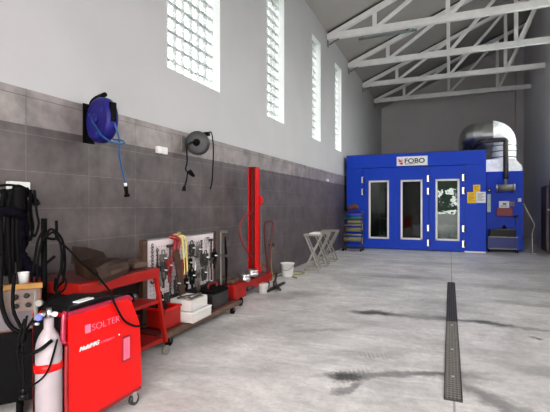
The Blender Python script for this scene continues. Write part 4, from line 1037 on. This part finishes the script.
# ------------------------------------------------------------ blue hose reel
e = thing('air_hose_reel', 'blue closed air hose reel mounted high on the tiled wall', 'hose reel', (-3.02,3.03,2.2))
ax = Vector((-.30,-.954,0)).normalized(); cr = Vector((-3.0,3.0,2.21)); side = Vector((.954,-.30,0))
MB().lathe([(0,-.065),(.17,-.065),(.195,-.055),(.21,-.035),(.213,0),(.21,.035),(.195,.055),(.175,.064),(.165,.058),(.10,.062),(0,.064)], cr, ax, 36).out('casing', 'reelblue', e)
MB().lathe([(0,0),(.045,0),(.05,.012),(.03,.022),(0,.024)], cr+ax*.062, ax, 20).out('hub_cap', 'reelblue', e)
for k in range(3):
    aa = k*2*PI/3+.6; p = cr+ax*.055+side*math.cos(aa)*.13+Vector((0,0,1))*math.sin(aa)*.13
    MB().cyl(p, p+ax*.014, .018, seg=12).out('casing_screw', 'bluedark', e)
Q = Matrix((side, ax*-1, (0,0,1))).transposed().to_4x4()
MB().box(cr+side*.195+Vector((0,0,.05)), (.035,.06,.18), Q, bev=.01).out('hose_outlet', 'black', e)
MB().tube([tuple(cr+side*(-.22)+Vector((0,0,-.18))), tuple(cr+side*(-.22)+Vector((0,0,.12))), tuple(cr+side*(-.16)+Vector((0,0,.215))), tuple(cr+side*.06+Vector((0,0,.232)))], .022, 8, sm=4).out('swivel_arm', 'black', e)
MB().span((XL+.012,3.02,2.02),(XL+.03,3.15,2.40)).out('wall_plate', 'black', e)
MB().bar((XL+.02,3.05,2.36),(-3.12,3.06,2.36),.03).out('bracket_arm', 'black', e)
MB().bar((XL+.02,3.05,2.06),(-3.12,3.06,2.06),.03).out('bracket_arm', 'black', e)
o0 = cr+side*.20+Vector((0,0,-.02))
e = thing('air_hose', 'blue air hose dangling from the blue reel with a black coupling', 'hose', (-2.85,3.1,1.5))
MB().tube([tuple(o0), (-2.80,3.0,2.04), (-2.83,3.04,1.88),(-2.86,3.12,1.72),(-2.86,3.15,1.62)], .0085, 8).out('hose', 'hoseblue', e)
MB().tube([tuple(cr+ax*.075+side*(-.05)+Vector((0,0,.02))), tuple(cr+ax*.09+side*.04+Vector((0,0,-.06))), tuple(cr+ax*.09+side*.17+Vector((0,0,-.17))), tuple(cr+ax*.05+side*.27+Vector((0,0,-.235))), tuple(cr+side*.33+ax*-.03+Vector((0,0,-.245))), tuple(cr+side*.27+ax*-.05+Vector((0,0,-.21))), tuple(cr+side*.16+ax*-.02+Vector((0,0,-.19)))], .008, 8).out('inlet_hose', 'hoseblue', e)
MB().cyl((-2.86,3.15,1.63),(-2.86,3.155,1.60),.014).out('ferrule', 'plastic', e)
MB().cyl((-2.86,3.155,1.60),(-2.86,3.17,1.52),.020,.016,seg=14).cyl((-2.86,3.17,1.525),(-2.86,3.175,1.50),.026,seg=14).out('coupling', 'black', e)

# grey cable reel
e = thing('cable_reel', 'round dark grey cable reel on a wall bracket above the tool board', 'cable reel', (-3.1,4.8,2.24))
ax = Vector((.62,-.78,0)).normalized(); cr = Vector((-3.07,4.72,2.235))
ax = Vector((.35,-.94,0)).normalized()
MB().lathe([(0,-.07),(.13,-.07),(.15,-.055),(.155,-.02),(.14,0)], cr, ax, 30).out('rear_flange', 'black', e)
MB().lathe([(.14,-.01),(.155,.01),(.155,.045),(.14,.06),(.08,.066),(0,.066)], cr, ax, 30).out('drum_face', 'reelgrey', e)
MB().lathe([(0,0),(.045,0),(.048,.012),(.03,.03),(0,.032)], cr+ax*.064, ax, 20).out('hub_cap', 'black', e)
sd = Vector((-ax.y, ax.x, 0))
for s_ in (-1,1):
    pp = cr+ax*.066+sd*.07*s_+Vector((0,0,.03*s_)); MB().cyl(pp, pp+ax*.006, .014, seg=10).out('drum_vent', 'rust', e)
MB().span((XL+.012,4.60,2.13),(XL+.04,4.80,2.34)).out('wall_plate', 'galv', e)
MB().bar((XL+.03,4.72,2.235),tuple(cr-ax*.06),.05).out('bracket_arm', 'black', e)
pe = cr+sd*.13+Vector((0,0,.13))
MB().box(tuple(cr+sd*.12+Vector((0,0,.12))), (.08,.06,.05), bev=.01).out('cable_guide', 'black', e)
e = thing('reel_cable', 'black cable with a plug hanging from the grey reel, tied in a knot', 'cable', (-3.1,4.55,1.6))
q0 = cr+ax*.09
MB().tube([tuple(q0),tuple(q0-sd*.05),(-3.12,4.55,2.18),(-3.12,4.55,1.98),(-3.12,4.52,1.88),(-3.10,4.55,1.83),(-3.09,4.63,1.80),(-3.10,4.60,1.86),(-3.11,4.55,1.84),(-3.12,4.54,1.75),(-3.12,4.50,1.66)],.009,8).out('cord','black',e)
MB().cyl((-3.10,4.58,1.86),(-3.09,4.66,1.80),.024,.02,seg=12).out('in_line_socket','black',e)
MB().cyl((-3.12,4.50,1.67),(-3.12,4.485,1.62),.016,.024,seg=12).cyl((-3.12,4.485,1.625),(-3.12,4.48,1.60),.027,seg=12).out('plug','blackgloss',e)
tag(MB().tube([tuple(pe),tuple(pe+Vector((.03,.05,.01))),(-3.0,5.0,2.2),(-3.02,5.02,1.95),(-3.02,5.0,1.75),(-3.03,4.97,1.64)],.0085,8).out('supply_cable','black'), 'straight black supply cable hanging right of the grey reel', 'cable')

e = thing('wall_socket', 'white double socket box on the edge of the light tile band', 'socket', (XL+.03,4.2,2.03))
for y in (4.10,4.20):
    bb = MB().span((XL+.012,y,2.045),(XL+.05,y+.095,2.13),bev=.008).out('socket_outlet', 'plastic', e)
    MB().span((XL+.05,y+.015,2.06),(XL+.053,y+.08,2.115)).out('cover_flap', 'socket', bb)

# ------------------------------------------------------------ light
w = bpy.data.worlds.new('world'); S.world = w; w.use_nodes = True
nt = w.node_tree; N = nt.nodes; L = nt.links
bg = N['Background']; bg.inputs['Strength'].default_value = 7.0
tc = N.new('ShaderNodeTexCoord'); sp = N.new('ShaderNodeSeparateXYZ'); L.new(tc.outputs['Generated'], sp.inputs[0])
nz = N.new('ShaderNodeTexNoise'); nz.inputs['Scale'].default_value = 26; nz.inputs['Detail'].default_value = 8; L.new(tc.outputs['Generated'], nz.inputs['Vector'])
h = N.new('ShaderNodeMath'); h.operation = 'MULTIPLY_ADD'; h.inputs[1].default_value = -.9; L.new(nz.outputs['Fac'], h.inputs[0]); L.new(sp.outputs['Z'], h.inputs[2])
rp = N.new('ShaderNodeValToRGB'); cr_ = rp.color_ramp
cr_.elements[0].position = 0.0; cr_.elements[0].color = (.035,.05,.035,1)
cr_.elements[1].position = .02; cr_.elements[1].color = (1,.98,.96,1)
sh = N.new('ShaderNodeMath'); sh.operation = 'ADD'; sh.inputs[1].default_value = .43; L.new(h.outputs[0], sh.inputs[0]); L.new(sh.outputs[0], rp.inputs['Fac'])
L.new(rp.outputs['Color'], bg.inputs['Color'])
def portal(name, loc, rot, sx, sy):
    l = bpy.data.lights.new(name, 'AREA'); l.shape = 'RECTANGLE'; l.size = sx; l.size_y = sy; l.cycles.is_portal = True
    o = bpy.data.objects.new(name, l); C.objects.link(o); o.location = loc; o.rotation_euler = rot; return o
portal('gate_daylight', (.6, Y0-.32, 2.3), (math.radians(90),0,0), 4.7, 4.6)
for (a, c_) in WIN: portal('window_daylight', (XL-.37,(a+c_)/2,(WB+WT)/2), (0,math.radians(-90),0), WT-WB, c_-a)
for (a, c_) in WINR_ADDED: portal('window_daylight', (XR+.37,(a+c_)/2,(WB+WT)/2), (0,math.radians(90),0), WT-WB, c_-a)

# ------------------------------------------------------------ camera
cam = bpy.data.cameras.new('camera'); cam.sensor_width = 36; cam.lens = 420/550*36; cam.shift_y = -1/550; cam.clip_start = .05
o = bpy.data.objects.new('camera', cam); C.objects.link(o); o.location = (0,0,1.42); o.rotation_euler = (PI/2, 0, math.atan(175/420))
S.camera = o
S.view_settings.view_transform = 'Standard'; S.view_settings.look = 'None'; S.view_settings.gamma = 1; S.view_settings.use_curve_mapping = False
S.view_settings.exposure = 1.2
